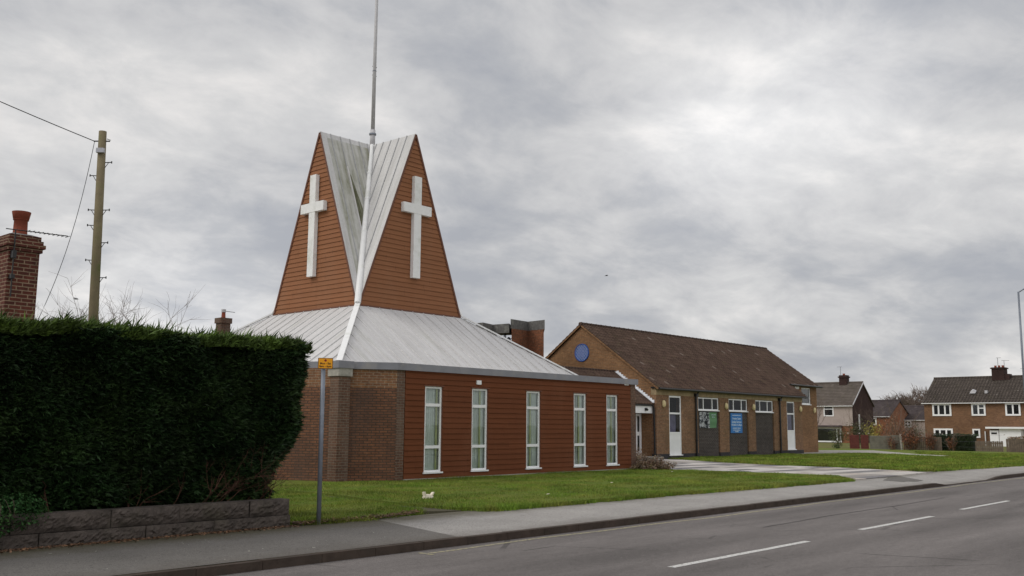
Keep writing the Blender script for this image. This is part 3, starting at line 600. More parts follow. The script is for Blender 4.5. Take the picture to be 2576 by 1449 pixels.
# pyramid roof
def cc_(sx, sy, h, z): return (CXc+sx*h, CYc+sy*h, z)
g = MB(); cr = [(-1, -1), (1, -1), (1, 1), (-1, 1)]
for k in range(4):
    p, q = cr[k], cr[(k+1) % 4]; g.slab([cc_(*p, B, ZE), cc_(*q, B, ZE), cc_(*q, A+.02, Z1), cc_(*p, A+.02, Z1)], .04)
pr = g.build('pyramid_roof', M['sheet'], ch)
g = MB()
for k in range(4):
    p, q = Vector(cr[k]), Vector(cr[(k+1) % 4]); along = (q-p)/2; outw = (p+q)/2
    n = 22
    for i in range(1, n):
        s = -B+2*B*i/n
        top = max(abs(s), A); zt = Z1-(top-A)*(Z1-ZE)/(B-A)
        a = Vector((CXc, CYc, 0))+Vector((along.x*s+outw.x*B, along.y*s+outw.y*B, ZE+.02)); b = Vector((CXc, CYc, 0))+Vector((along.x*s+outw.x*top, along.y*s+outw.y*top, zt+.02))
        if (a-b).length > .1: g.beam(a, b, .028, .035)
g.build('roof_seam', M['sheet'], pr)
for sx, sy in cr:
    g = MB(); g.beam(cc_(sx, sy, B+.02, ZE+.02), cc_(sx, sy, A+.05, Z1+.05), .17, .05); g.build('hip_cap', M['crosswhite'], pr)
g = MB()
for k in range(4):
    p, q = cr[k], cr[(k+1) % 4]; g.beam(cc_(*p, B, ZE-.04), cc_(*q, B, ZE-.04), .06, .10)
g.build('roof_edge', M['sheet'], pr)
# spire: four gables
def gable_pt(k, s, z, out=0):       # k: 0 -Y, 1 +X, 2 +Y, 3 -X ; s along, out beyond the face
    ax = [(1, 0), (0, 1), (-1, 0), (0, -1)][k]; ou = [(0, -1), (1, 0), (0, 1), (-1, 0)][k]
    return (CXc+ax[0]*s+ou[0]*(A+out), CYc+ax[1]*s+ou[1]*(A+out), z)
hw = lambda z: A*(Z2-z)/(Z2-Z1)
for k in range(4):
    g = MB(); z = Z1+.03; p = .163
    g.poly([gable_pt(k, -hw(Z1), Z1, -.01), gable_pt(k, hw(Z1), Z1, -.01), gable_pt(k, 0, Z2-.02, -.01)])
    while z < Z2-.25:
        zt = min(z+p, Z2-.1); a, b = hw(z)-.03, max(hw(zt)-.03, .01)
        g.hexa([gable_pt(k, -a, z-.01, .030), gable_pt(k, a, z-.01, .030), gable_pt(k, a, z-.01, 0), gable_pt(k, -a, z-.01, 0)],
               [gable_pt(k, -b, zt, .006), gable_pt(k, b, zt, .006), gable_pt(k, b, zt, 0), gable_pt(k, -b, zt, 0)]); z = zt
    so_ = g.build('gable_cladding', M['spireclad'], ch)
    g = MB()
    for s in (-1, 1): g.beam(gable_pt(k, s*(hw(Z1)-.02), Z1, .02), gable_pt(k, s*.01, Z2-.03, .02), .07, .06, up=(*[(0, -1), (1, 0), (0, 1), (-1, 0)][k], 0))
    g.beam(gable_pt(k, -A, Z1+.005, .03), gable_pt(k, A, Z1+.005, .03), .07, .05)
    g.build('gable_trim', M['trimbrown'], so_)
    # cross
    zc0, zc1 = 6.95, 10.62; o1 = .09; th = .09
    def bx(g, s0, s1, z0, z1, o0, o1): g.hexa([gable_pt(k, s0, z0, o1), gable_pt(k, s1, z0, o1), gable_pt(k, s1, z0, o0), gable_pt(k, s0, z0, o0)], [gable_pt(k, s0, z1, o1), gable_pt(k, s1, z1, o1), gable_pt(k, s1, z1, o0), gable_pt(k, s0, z1, o0)])
    g = MB(); c0 = .17 if k == 0 else (-.24 if k == 3 else 0)
    c0 = .04 if k == 0 else (-.10 if k == 3 else 0)
    bx(g, c0-.17, c0+.17, zc0, 9.262, .03, .18); bx(g, c0-.17, c0+.17, 9.602, zc1, .03, .18); bx(g, c0-.66, c0+.66, 9.262, 9.602, .03, .19)
    g.build('cross', M['crosswhite'], ch)
g = MB(); C0 = Vector((CXc, CYc, ZC)); seam = MB()
for k in range(4):
    ap = Vector(gable_pt(k, 0, Z2, .03)); cl_ = Vector(gable_pt(k, -A, Z1, 0)); cr2 = Vector(gable_pt(k, A, Z1, 0))
    g.slab([ap, C0, cr2] if False else [C0, ap, cl_], .03); g.slab([ap, C0, cr2], .03)
    for s, cn in ((-1, cl_), (1, cr2)):
        for t in (.18, .36, .54, .72, .88):
            p = ap.lerp(C0, t); base = Vector(gable_pt(k, s*A, Z1, 0)); dirv = base-Vector(gable_pt(k, 0, Z2, 0)); q = p+dirv*(1-t)   # parallel to the verge until the valley
            nn = (C0-ap).cross(cn-ap).normalized(); nn = nn if nn.z > 0 else -nn
            seam.beam(p+nn*.035, q+nn*.035, .028, .045, up=nn)
sr = g.build('spire_roof', M['sheet'], ch); seam.build('roof_seam', M['seam'], sr)
g = MB()
for k in range(4):
    for s in (-1, 1): g.beam(gable_pt(k, s*(A-.01), Z1+.02, .012), gable_pt(k, s*.02, Z2+.005, .012), .05, .05, up=(*[(0, -1), (1, 0), (0, 1), (-1, 0)][k], 0))
g.build('verge_flashing', M['sheet'], sr)
for sx, sy in cr:
    g = MB(); p = Vector(cc_(sx, sy, A+.04, Z1+.06)); q = Vector(cc_(sx, sy, .07, ZC-.02)); out = Vector((sx, sy, 0)).normalized()*.05
    vs = 1 if sx == sy else .45
    g.tube([p+out*vs, p.lerp(q, .5)+out*vs, q+out*vs], [.11*vs, .095*vs, .07*vs], 12)
    for t in (.42, .63, .8): c_ = p.lerp(q, t)+out*vs; d = (q-p)*.004; g.tube([c_-d, c_+d], (.122-.03*t)*vs, 12)
    g.build('valley_cover', M['crosswhite'], sr)
# stained and lifted sheet beside the valley, left-hand visible slope
ap = Vector(gable_pt(3, 0, Z2, 0)); cn = Vector(gable_pt(3, A, Z1, 0)) if abs(gable_pt(3, A, Z1)[1]-(CYc-A)) < .01 else Vector(gable_pt(3, -A, Z1, 0))
nn = (C0-ap).cross(cn-ap).normalized(); nn = nn if nn.z > 0 else -nn; dv = cn-ap
def sp(t, u): return ap.lerp(C0, t)+dv*u                       # t across from verge to valley, u down the slope (u<=1-t)
def stain(poly, off, mat):
    g = MB(); o_ = nn*off; pts = [sp(*q)+o_ for q in poly]; i = 0
    g.poly(pts if (pts[1]-pts[0]).cross(pts[2]-pts[0]).dot(nn) > 0 else pts[::-1]); g.build('algae_stain', mat, sr)
stain([(.09, .03), (.09, .89), (.42, .565), (.66, .32), (.86, .12), (.90, .03)], .0335, M['mossheet'])
stain([(.355, .20), (.355, .62), (.50, .475), (.475, .40), (.43, .31), (.40, .24)], .0365, M['algae'])
g = MB(); g.beam(sp(.35, .19)+nn*.06, sp(.35, .645)+nn*.06, .04, .07, up=nn); g.build('lifted_seam', M['sheet'], sr)
# mast
g = MB(); g.tube([(CXc, CYc, ZC-.1), (CXc, CYc, ZC+.62)], .10, 16); ms = g.build('spire_mast', M['mast'], ch, True)
g = MB(); g.tube([(CXc, CYc, ZC+.60), (CXc, CYc, ZC+3.6), (CXc+.03, CYc, 22)], [.075, .066, .04], 14); g.build('mast_pole', M['mast'], ms, True)
g = MB(); g.tube([(CXc, CYc, ZC+.42), (CXc, CYc, ZC+.48)], .135, 16); g.build('mast_collar', M['grey_metal'], ms)
g = MB(); g.tube([(CXc, CYc, 15.19), (CXc, CYc, 15.22)], .076, 14); g.build('mast_collar', M['grey_metal'], ms)
for zz, a in ((15.0, .3), (15.05, 2.), (15.35, .3), (15.4, 2.)): 
    d = Vector((R0.x*(1 if a < 1 else -1), R0.y*(1 if a < 1 else -1), 0)); g = MB(); g.tube([Vector((CXc, CYc, zz))+d*.05, Vector((CXc, CYc, zz))+d*.085], .015, 6); g.build('mast_bolt', M['black'], ms)

# ================================================================== roofs with real pantiles
def pantile_roof(name, parent, x0, x1, ye, ze, yr, zr, mat, pu=.25, pv=.31, amp=.06, sub=6):
    """slope rising from eave (ye,ze) to ridge (yr,zr), along X"""
    Ls = math.hypot(yr-ye, zr-ze); d = np.array([0, (yr-ye)/Ls, (zr-ze)/Ls]); nrm = np.array([0, -(zr-ze)/Ls, (yr-ye)/Ls])*(1 if yr > ye else -1)
    nu = int((x1-x0)/pu*sub); u = np.linspace(x0, x1, nu+1); ph = (u/pu) % 1; hgt = amp*(np.where(ph < .55, np.sin(ph/.55*np.pi), -.35*np.sin((ph-.55)/.45*np.pi)))
    rows = int(math.ceil(Ls/pv)); P = []; 
    for r in range(rows):
        a, b = r*pv, min((r+1)*pv+.02, Ls)
        for s, lift in ((a, .035), (b, .006)):
            P.append(np.stack([u, ye+d[1]*s+nrm[1]*(hgt+lift), ze+d[2]*s+nrm[2]*(hgt+lift)], 1))
    P = np.concatenate(P); F = []; w = nu+1
    # quads of each row plus the little step face at the bottom of each tile
    idx = []
    for r in range(rows):
        b0 = 2*r*w
        i = np.arange(nu); idx.append(np.stack([b0+i, b0+i+1, b0+w+i+1, b0+w+i], 1))
    st = np.concatenate([np.stack([u, 0*u+ye+d[1]*(r*pv)-nrm[1]*.005, 0*u+ze+d[2]*(r*pv)-nrm[2]*.005], 1) for r in range(rows)])
    nb = len(P); P = np.concatenate([P, st])
    for r in range(rows):
        i = np.arange(nu); idx.append(np.stack([nb+r*w+i, nb+r*w+i+1, 2*r*w+i+1, 2*r*w+i], 1))
    idx = np.concatenate(idx)
    if yr < ye: idx = idx[:, ::-1]
    V = P[idx.ravel()]; o = npmesh(name, V, 4, mat, parent)
    me = o.data; uv = me.uv_layers.new(name='uv'); q = V; uu = q[:, 0]; vv = (q-np.array([0, ye, ze]))@d
    # tile id from the row: nudge v of quad corners inside the row
    rowid = np.concatenate([np.repeat(np.arange(rows), nu), np.repeat(np.arange(rows), nu)]); vv = np.repeat(rowid*pv, 4)+pv*.5+(vv-np.repeat(rowid*pv, 4)-pv*.5)*.9
    fu = uu.reshape(-1, 4); m_ = fu.mean(1)[:, None]; uu = (m_+(fu-m_)*.9).ravel()
    uv.data.foreach_set('uv', np.stack([uu, vv], 1).astype(np.float32).ravel()); return o

# ================================================================== HALL
HX0, HX1, HX2 = 42.09, 59.0, 63.5; HY, HYb = 27.758, 37.44; HR, HRZ = 32.6, 7.32; HEZ = 3.86
hl = thing('church_hall', 'long brown brick hall with steep pantile roof and round blue gable window', 'hall', (50, 32.6, .2))
sl_ = (HRZ-HEZ)/(HR-HY)
wl = [(43.3, 44.5), (46.25, 48.45), (49.6, 51.77), (52.77, 55.0), (56.82, 57.92)]
def wallbox(mat, x0, x1, z0, z1, y=HY, name='brick_wall', t=.3): return MB().box(x0, x1, y, y+t, z0, z1).build(name, M[mat], hl)
# piers and bays
wallbox('hallbrick', HX0, 43.3, .42, 3.45); wallbox('hallbrick', 44.5, 46.2, .42, 3.45)
wallbox('hallbrick', 48.5, 49.55, .42, 3.45, name='pier'); wallbox('hallbrick', 51.82, 52.72, .42, 3.45, name='pier'); wallbox('hallbrick', 55.05, 56.82, .42, 3.45)
wallbox('hallbrick', 57.92, HX1, .42, 3.45); wallbox('hallbrick', 56.82, 57.92, .42, .44)
for x0, x1 in ((46.2, 48.5), (49.55, 51.82), (52.72, 55.05)): wallbox('darkbrick', x0, x1, .1, 2.70, HY+.09, 'dark_brick_panel', .2)
for x0, x1 in ((HX0-.01, 43.3), (44.5, 46.2), (48.5, 49.55), (51.82, 52.72), (55.05, HX1+.01)): wallbox('plinthbrick', x0, x1, .1, .42, HY-.012, 'plinth', .3)
wallbox('plinthbrick', 43.3, 44.5, .1, .34, HY-.012, 'plinth', .3)
MB().box(HX0-.012, HX1+.012, HY-.015, HY+.3, 3.45, 3.78).build('lintel_band', M['band'], hl)
w = glazed(hl, 43.3, 44.5, HY+.03, .36, 3.44, bars=(2.52, 1.5), fw=.09, panel=1.5, inner=None, glass='glassdark')
MB().poly([(43.4, HY+.16, 1.5), (44.4, HY+.16, 1.5), (44.4, HY+.16, 2.5), (43.4, HY+.16, 2.5)]) if False else None
g = MB(); g.poly([(43.4, HY+.15, 1.52), (44.15, HY+.15, 1.52), (44.15, HY+.15, 2.5), (43.4, HY+.15, 2.5)]); g.build('curtain', M['curtain'], w)
w = glazed(hl, 56.82, 57.92, HY+.03, .47, 3.45, bars=(2.68, 1.62), fw=.085, panel=1.62, inner=None, glass='glassdark')
g = MB(); g.poly([(56.9, HY+.15, 1.62), (57.7, HY+.15, 1.62), (57.7, HY+.15, 2.66), (56.9, HY+.15, 2.66)]); g.build('curtain', M['curtain'], w)
for x0, x1 in wl[1:4]:
    d = x1-x0; glazed(hl, x0, x1, HY+.05, 2.74, 3.43, mull=(x0+d*.27, x0+d*.70), fw=.06, inner=None, glass='glassdark')
# inner volume so glass sees a dark room
MB().box(HX0+.02, HX1-.1, HY+.9, HYb-.1, .1, 3.8).build('inner_wall', M['dark'], hl)
# gable walls
for xg, t in ((HX0, .3),):
    g = MB(); P = [(HY+.3, .1), (HYb, .1), (HYb, HEZ), (HR, HRZ-.05), (HY+.02, HEZ+.0), (HY+.02, 3.78), (HY+.3, 3.78)]
    g2 = [(xg, y, z) for y, z in P]; g3 = [(xg+t, y, z) for y, z in P]
    i = 0; g.v = g2+g3; n = len(P); g.f = [tuple(reversed(range(n))), tuple(range(n, 2*n))]+[(k, (k+1) % n, n+(k+1) % n, n+k) for k in range(n)]
    g.build('gable_wall', M['gablebrick'], hl)
P = [(28.80, .1), (HYb, .1), (HYb, HEZ), (HR, HRZ-.05), (28.80, 4.58)]
g = MB(); g.v = [(HX2-.3, y, z) for y, z in P]+[(HX2, y, z) for y, z in P]; n = len(P); g.f = [tuple(reversed(range(n))), tuple(range(n, 2*n))]+[(k, (k+1) % n, n+(k+1) % n, n+k) for k in range(n)]
g.build('gable_wall', M['gablebrick'], hl)
MB().box(HX0+.3, HX2-.3, HYb-.3, HYb, .1, 3.8).build('brick_wall', M['hallbrick'], hl)
# set-back end bay
g = MB(); g.box(58.7, 61.2, 28.8, 29.1, .1, 4.56).box(62.6, HX2-.3, 28.8, 29.1, .1, 4.56).box(61.2, 62.6, 28.8, 29.1, .1, 3.36).box(61.2, 62.6, 28.8, 29.1, 4.5, 4.56); g.build('brick_wall', M['gablebrick'], hl)
MB().box(HX1-.3, HX1, HY+.3, 28.8, .1, 3.8).build('brick_wall', M['gablebrick'], hl)
glazed(hl, 61.22, 62.58, 28.85, 3.38, 4.49, fw=.08, inner=None, glass='glass')
MB().box(61.2, 62.6, 29.12, 29.16, 3.3, 4.5).build('inner_wall', M['dark'], hl)
g = MB(); g.box(60.15, 60.75, 28.74, 28.79, 4.38, 4.53); g.build('vent_cover', M['white'], hl)
# roof
ov = .22
eyA, ezA = HY-ov, HEZ-ov*sl_+.10
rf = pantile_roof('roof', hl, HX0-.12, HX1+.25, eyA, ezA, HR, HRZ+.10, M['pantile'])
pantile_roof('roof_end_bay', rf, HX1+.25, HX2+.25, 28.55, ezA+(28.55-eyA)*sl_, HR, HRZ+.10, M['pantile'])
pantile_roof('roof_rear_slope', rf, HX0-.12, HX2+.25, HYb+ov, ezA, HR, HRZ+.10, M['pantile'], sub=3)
g = MB(); g.tube([(HX0-.14, HR, HRZ+.10), (HX2+.27, HR, HRZ+.10)], .11, 8)
for i in range(48): x = HX0+i*.45; g.tube([(x-.02, HR, HRZ+.10), (x+.02, HR, HRZ+.10)], .125, 8)
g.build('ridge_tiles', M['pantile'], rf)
g = MB(); g.beam((HX0-.09, eyA+.02, ezA-.05), (HX0-.09, HR, HRZ+.045), .05, .09); g.beam((HX0-.09, HYb+ov, ezA-.05), (HX0-.09, HR, HRZ+.045), .05, .09); g.build('verge', M['gablebrick'], rf)
g = MB(); g.box(HX0-.1, HX1+.2, HY-.02, HY+.25, 3.78, ezA+.06); g.build('soffit', M['black'], rf)
g = MB(); g.box(HX1-.1, HX2+.2, 28.58, 28.85, 4.56, 4.66); g.build('soffit', M['black'], rf)
g = MB(); g.tube([(HX0-.1, eyA-.05, 3.76), (HX1+.25, eyA-.05, 3.74)], .06, 8); g.build('gutter', M['black'], hl)
g = MB(); g.tube([(HX1+.0, 28.48, 4.60), (HX2+.25, 28.48, 4.58)], .06, 8); g.build('gutter', M['black'], hl)
for x in (45.86, 55.72):
    g = MB(); g.tube([(x, eyA-.05, 3.72), (x, HY-.09, 3.5), (x, HY-.09, .12)], .052, 10)
    for z in (3.3, 2.2, 1.1, .3): g.tube([(x, HY-.09, z-.035), (x, HY-.09, z+.035)], .07, 10)
    g.box(x-.1, x+.1, HY-.19, HY-.02, 3.45, 3.62); g.build('downpipe', M['black'], hl)
for x, y in ((42.73, HY), (49.18, HY), (52.42, HY), (58.66, HY), (63.0, 28.8)):
    g = MB(); n = 16; rim = [(x+.15*math.cos(t*2*math.pi/n), 0, 3.0+.2*math.sin(t*2*math.pi/n)) for t in range(n)]
    g.hexa([(x-.1, y-.03, 2.85), (x+.1, y-.03, 2.85), (x+.1, y, 2.85), (x-.1, y, 2.85)], [(x-.1, y-.03, 3.15), (x+.1, y-.03, 3.15), (x+.1, y, 3.15), (x-.1, y, 3.15)])
    li = g.build('wall_light', M['black'], hl)
    g = MB(); rings = []
    for s, o_ in ((1, .03), (1, .07), (.8, .12), (.4, .14)):
        i = len(g.v); g.v += [(x+.13*s*math.cos(t*2*math.pi/n), y-o_, 3.0+.19*s*math.sin(t*2*math.pi/n)) for t in range(n)]; rings.append(i)
    for a, b in zip(rings, rings[1:]):
        for t in range(n): g.f.append((a+t, a+(t+1) % n, b+(t+1) % n, b+t))
    g.f.append(tuple(rings[-1]+t for t in range(n))); g.build('lamp_cover', M['cream'], li, True)
# round window on the gable
g = MB(); n = 28; cy_, cz_, r_ = 32.57, 5.83, .47
g.v = [(HX0-.01, cy_+r_*math.cos(2*math.pi*t/n), cz_+r_*math.sin(2*math.pi*t/n)) for t in range(n)]; g.f = [tuple(range(n))]; rw = g.build('round_window', M['blue'], hl)
g = MB()
for i in range(-4, 5):
    o_ = i*.13; h = math.sqrt(max(r_*r_-(o_/1)**2, 0)) 
    if h < .05: continue
    for s in (1, -1):
        c = Vector((HX0-.02, cy_+o_*.7071, cz_+o_*.7071*s)); d = Vector((0, .7071, -.7071*s))*h*.97; g.beam(c-d, c+d, .012, .012, up=(1, 0, 0))
g.build('lattice', M['lead'], rw)
g = MB(); g.tube([(HX0-.015, cy_+r_*math.cos(2*math.pi*t/n), cz_+r_*math.sin(2*math.pi*t/n)) for t in range(n+1)], .03, 6, cap=False); g.build('ring_frame', M['blue'], rw)

# ================================================================== LINK
lk = thing('link_porch', 'low tiled entrance link with white fascia between clad church and brick hall', 'porch', (36.5, 29, .2))
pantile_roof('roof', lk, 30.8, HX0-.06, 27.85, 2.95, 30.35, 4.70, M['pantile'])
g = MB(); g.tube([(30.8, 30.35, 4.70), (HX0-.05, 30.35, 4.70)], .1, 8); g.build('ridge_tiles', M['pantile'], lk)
MB().poly([(30.8, 30.35, 4.66), (HX0-.05, 30.35, 4.66), (HX0-.05, 33, 2.9), (30.8, 33, 2.9)][::-1]) 
g = MB(); g.slab([(30.8, 30.4, 4.66), (30.8, 33, 2.9), (HX0-.05, 33, 2.9), (HX0-.05, 30.4, 4.66)][::-1], .05); g.build('rear_roof_slope', M['darkroof'], lk)
g = MB(); n = 17
for i in range(n):
    t0, t1 = i/n, (i+1)/n; y0, y1 = 27.86+2.36*t0, 27.86+2.36*t1; z0, z1 = 2.98+1.66*t0, 2.98+1.66*t1
    g.hexa([(HX0-.03, y0, z0), (HX0-.03, y1, z1), (HX0-.005, y1, z1), (HX0-.005, y0, z0)], [(HX0-.03, y0, z1+.12), (HX0-.03, y1, z1+.12), (HX0-.005, y1, z1+.12), (HX0-.005, y0, z1+.12)])
    g.hexa([(HX0-.17, y0, z0+.055), (HX0-.17, y1, z1+.055), (HX0-.03, y1, z1+.055), (HX0-.03, y0, z0+.055)], [(HX0-.17, y0, z0+.075), (HX0-.17, y1, z1+.075), (HX0-.03, y1, z1+.075), (HX0-.03, y0, z0+.075)])
g.build('step_flashing', M['lead'], lk)
MB().box(30.8, HX0-.02, 27.97, 28.0, 2.50, 2.86).build('fascia_board', M['white'], lk)
MB().box(30.8, HX0-.02, 28.0, 28.66, 2.52, 2.56).build('soffit', M['white'], lk)
MB().box(30.8, HX0-.04, 27.88, 27.96, 2.87, 2.94).build('gutter', M['black'], lk)
MB().box(30.75, 41.55, 28.66, 28.9, .1, 2.9).build('brick_wall', M['churchbrick'], lk)
MB().box(41.55, 42.0, 28.80, 28.88, .3, 2.5).build('inner_wall', M['dark'], lk)
g = MB(); g.box(41.56, 41.68, 28.66, 28.72, .32, 2.48).box(41.90, 42.05, 28.66, 28.72, .32, 2.48).box(41.68, 41.90, 28.66, 28.72, 2.36, 2.48).box(41.68, 41.90, 28.66, 28.72, .32, .55).box(41.68, 41.90, 28.66, 28.72, 1.35, 1.55)
dr = g.build('door', M['white'], lk)
MB().poly([(41.68, 28.70, .5), (41.90, 28.70, .5), (41.90, 28.70, 2.4), (41.68, 28.70, 2.4)]) ; g = MB(); g.poly([(41.68, 28.70, .5), (41.90, 28.70, .5), (41.90, 28.70, 2.4), (41.68, 28.70, 2.4)]); g.build('door_glass', M['glassdark'], dr)
g = MB(); g.tube([(HX0-.07, 27.92, 2.9), (HX0-.07, 27.86, 2.75), (HX0-.07, 27.82, .2)], .045, 8); g.build('downpipe', M['black'], lk)
MB().box(39.6, 42.0, 27.3, 28.65, .1, .31).build('step', M['concrete'], lk)
g = MB(); g.box(41.35, 41.5, 27.90, 27.97, 2.62, 2.76); g.tube([(41.42, 27.95, 2.7), (41.42, 27.82, 2.66)], .05, 8); g.build('security_camera', M['black'], lk)

# signs on the hall
def textmesh(name, s, size, loc, mat, parent, align='CENTER', rot=(math.pi/2, 0, 0), ext=.002, bold=0):
    cu = bpy.data.curves.new('txt', 'FONT'); cu.body = s; cu.size = size; cu.align_x = align; cu.align_y = 'CENTER'; cu.extrude = ext; cu.offset = bold; cu.resolution_u = 2
    to = bpy.data.objects.new('txt', cu); COL.objects.link(to); bpy.context.view_layer.update()
    me = bpy.data.meshes.new_from_object(to.evaluated_get(bpy.context.evaluated_depsgraph_get())); bpy.data.objects.remove(to); bpy.data.curves.remove(cu)
    me.name = name; me.materials.clear(); me.materials.append(mat); o = bpy.data.objects.new(name, me); link(o, parent)
    o.location = Vector(loc)-OFF[parent.name]; o.rotation_euler = rot; return o
bs = thing('notice_sign', 'blue notice sign with rows of white lettering on dark brick under middle hall window', 'sign', (50.51, HY+.05, 1.5))
MB().box(49.84, 51.18, HY+.055, HY+.075, 1.49, 2.62).build('board', M['sign_blue'], bs)
for s, sz, z in (('www.christianchurch.org.uk', .085, 2.50), ('Christian Centre', .15, 2.31), ('Sunday Services', .175, 2.12), ('10.30am & 6.30pm', .16, 1.95), ('everybody is welcome', .10, 1.77), ('to come and join us', .10, 1.66), ('on Sunday', .09, 1.57)):
    textmesh('lettering', s, sz, (50.51, HY+.050, z), M['sign_text'], bs, bold=.003)
bn = thing('banner', 'green and black-and-white photo banner fixed below left hall window', 'banner', (47.3, HY+.05, 1.8))
g = MB(); nx, nz = 16, 10
def bpnt(u, v): return (46.42+1.80*u, HY+.045+.018*math.sin(u*9+v*3)+.01*math.sin(v*11), 1.79+.84*v+.03*math.sin(u*math.pi)*(1-v)*(-1)+(.03*(u-1)*(1-v) if u > .8 else 0))
def bgrid(u0, u1, mat, name, off=0):
    g = MB()
    for i in range(nx):
        for j in range(nz):
            a, b = u0+(u1-u0)*i/nx, u0+(u1-u0)*(i+1)/nx; p = [bpnt(a, j/nz), bpnt(b, j/nz), bpnt(b, (j+1)/nz), bpnt(a, (j+1)/nz)]
            g.poly([(q[0], q[1]-off, q[2]) for q in p])
    return g.build(name, mat, bn)
m, nt2, b2 = newmat('banner_photo'); pp = objc(nt2)
k = noise(nt2, mapping(nt2, pp, scale=(1, 1, 1.3)), 4.2, 5, .65, .6); setc(nt2, b2, ramp(nt2, k, [(.38, (.015, .016, .02)), (.47, (.06, .07, .08)), (.52, (.35, .36, .38)), (.62, (.58, .6, .62)), (.7, (.12, .17, .28))])); M['bphoto'] = m
bgrid(0, .58, M['bphoto'], 'photo_side'); bgrid(.58, 1, M['banner_green'], 'green_side')
for z, s in ((2.50, 'come and'), (2.38, 'join us')): textmesh('lettering', s, .12, (47.83, HY+.008, z), M['sign_text'], bn)

# ================================================================== BELL TOWER behind
bt = thing('bell_tower', 'dark brick bell tower with concrete cap seen behind the white roof', 'tower', (38, 34, .2))
# re-entrant (star) plan pier: inner corner towards the viewer
pier = [(36.90, 33.15), (38.36, 33.30), (38.22, 32.08), (39.50, 33.21), (39.75, 34.45), (38.28, 34.30)]
MB().prism(pier, .1, 6.80).build('brick_pier', M['towerbrick'], bt)
cx_, cy__ = 38.5, 33.4
MB().prism([((x-cx_)*1.06+cx_, (y-cy__)*1.06+cy__) for x, y in pier], 6.80, 7.29).build('pier_cap', M['darkconc'], bt)
MB().prism([(35.93, 34.77), (35.89, 34.24), (36.97, 34.55), (37.10, 33.50), (38.2, 34.27), (37.88, 35.33), (36.82, 35.57)], 6.62, 7.10).build('concrete_beam', M['darkconc'], bt)
MB().prism([(36.50, 34.62), (37.05, 34.60), (37.30, 34.95), (37.27, 35.25), (36.7, 35.3)], .1, 6.62).build('brick_pier', M['darkconc'], bt)
g = MB(); g.beam((37.20, 33.95, 5.3), (37.22, 33.95, 6.63), .04, .04); g.build('bell_frame', M['black'], bt)
g = MB(); g.beam((37.30, 33.90, 5.3), (37.27, 33.90, 6.63), .04, .04); g.build('bell_frame', M['black'], bt)
g = MB(); g.beam((37.0, 34.1, 6.34), (37.5, 33.6, 6.34), .035, .035); g.build('bell_frame', M['black'], bt)
g = MB(); g.tube([(37.38, 33.78, 6.42), (37.38, 33.78, 6.36), (37.38, 33.78, 6.26), (37.38, 33.78, 6.12)], [.04, .09, .12, .18], 12); g.build('bell', M['black'], bt)

# ================================================================== GARDEN WALL
gw = thing('garden_wall', 'low dark rock-faced stone wall below the tall conifer hedge', 'wall', (3.5, 13.5, .15))
def stonecourse(x0, x1, y, z0, z1, lens, name):
    g = MB(); x = x1; k = 0; joints = MB()
    while x > x0:
        l = lens[k % len(lens)]; k += 1; a = max(x-l, x0); nx, nz = max(3, int((x-a)/.035)), 8; y_ = y+random.uniform(-.012, .012)
        i0 = len(g.v)
        for j in range(nz+1):
            for i in range(nx+1):
                u, v = i/nx, j/nz; xx = a+.006+(x-a-.012)*u; zz = z0+.004+(z1-z0-.008)*v
                e = min(u, 1-u)*nx/2.; f = min(v, 1-v)*nz/2.; m_ = min(1, e)*min(1, f)
                bul = .030*m_+m_*(.010*math.sin(xx*7+k)+random.uniform(-.018, .020))
                g.v.append((xx, y_-bul, zz))
        for j in range(nz):
            for i in range(nx): q = i0+j*(nx+1)+i; g.f.append((q, q+1, q+nx+2, q+nx+1))
        # top and ends
        g.poly([(a+.006, y_, z1-.004), (x-.006, y_, z1-.004), (x-.006, y+.26, z1-.004), (a+.006, y+.26, z1-.004)])
        if k == 1: g.poly([(x-.006, y_, z0), (x-.006, y+.26, z0), (x-.006, y+.26, z1-.004), (x-.006, y_, z1-.004)])
        x = a
    g.build(name, M['stone'], gw)
stonecourse(-4, 9.57, 13.42, .10, .345, [1.4, 1.1, 1.5, .9, 1.25], 'lower_course')
stonecourse(-4, 9.55, 13.445, .345, .60, [.75, 1.2, 1.05, 1.35, .9], 'upper_course')
MB().box(-4, 9.53, 13.52, 13.72, .1, .585).build('wall_core', M['stone'], gw)

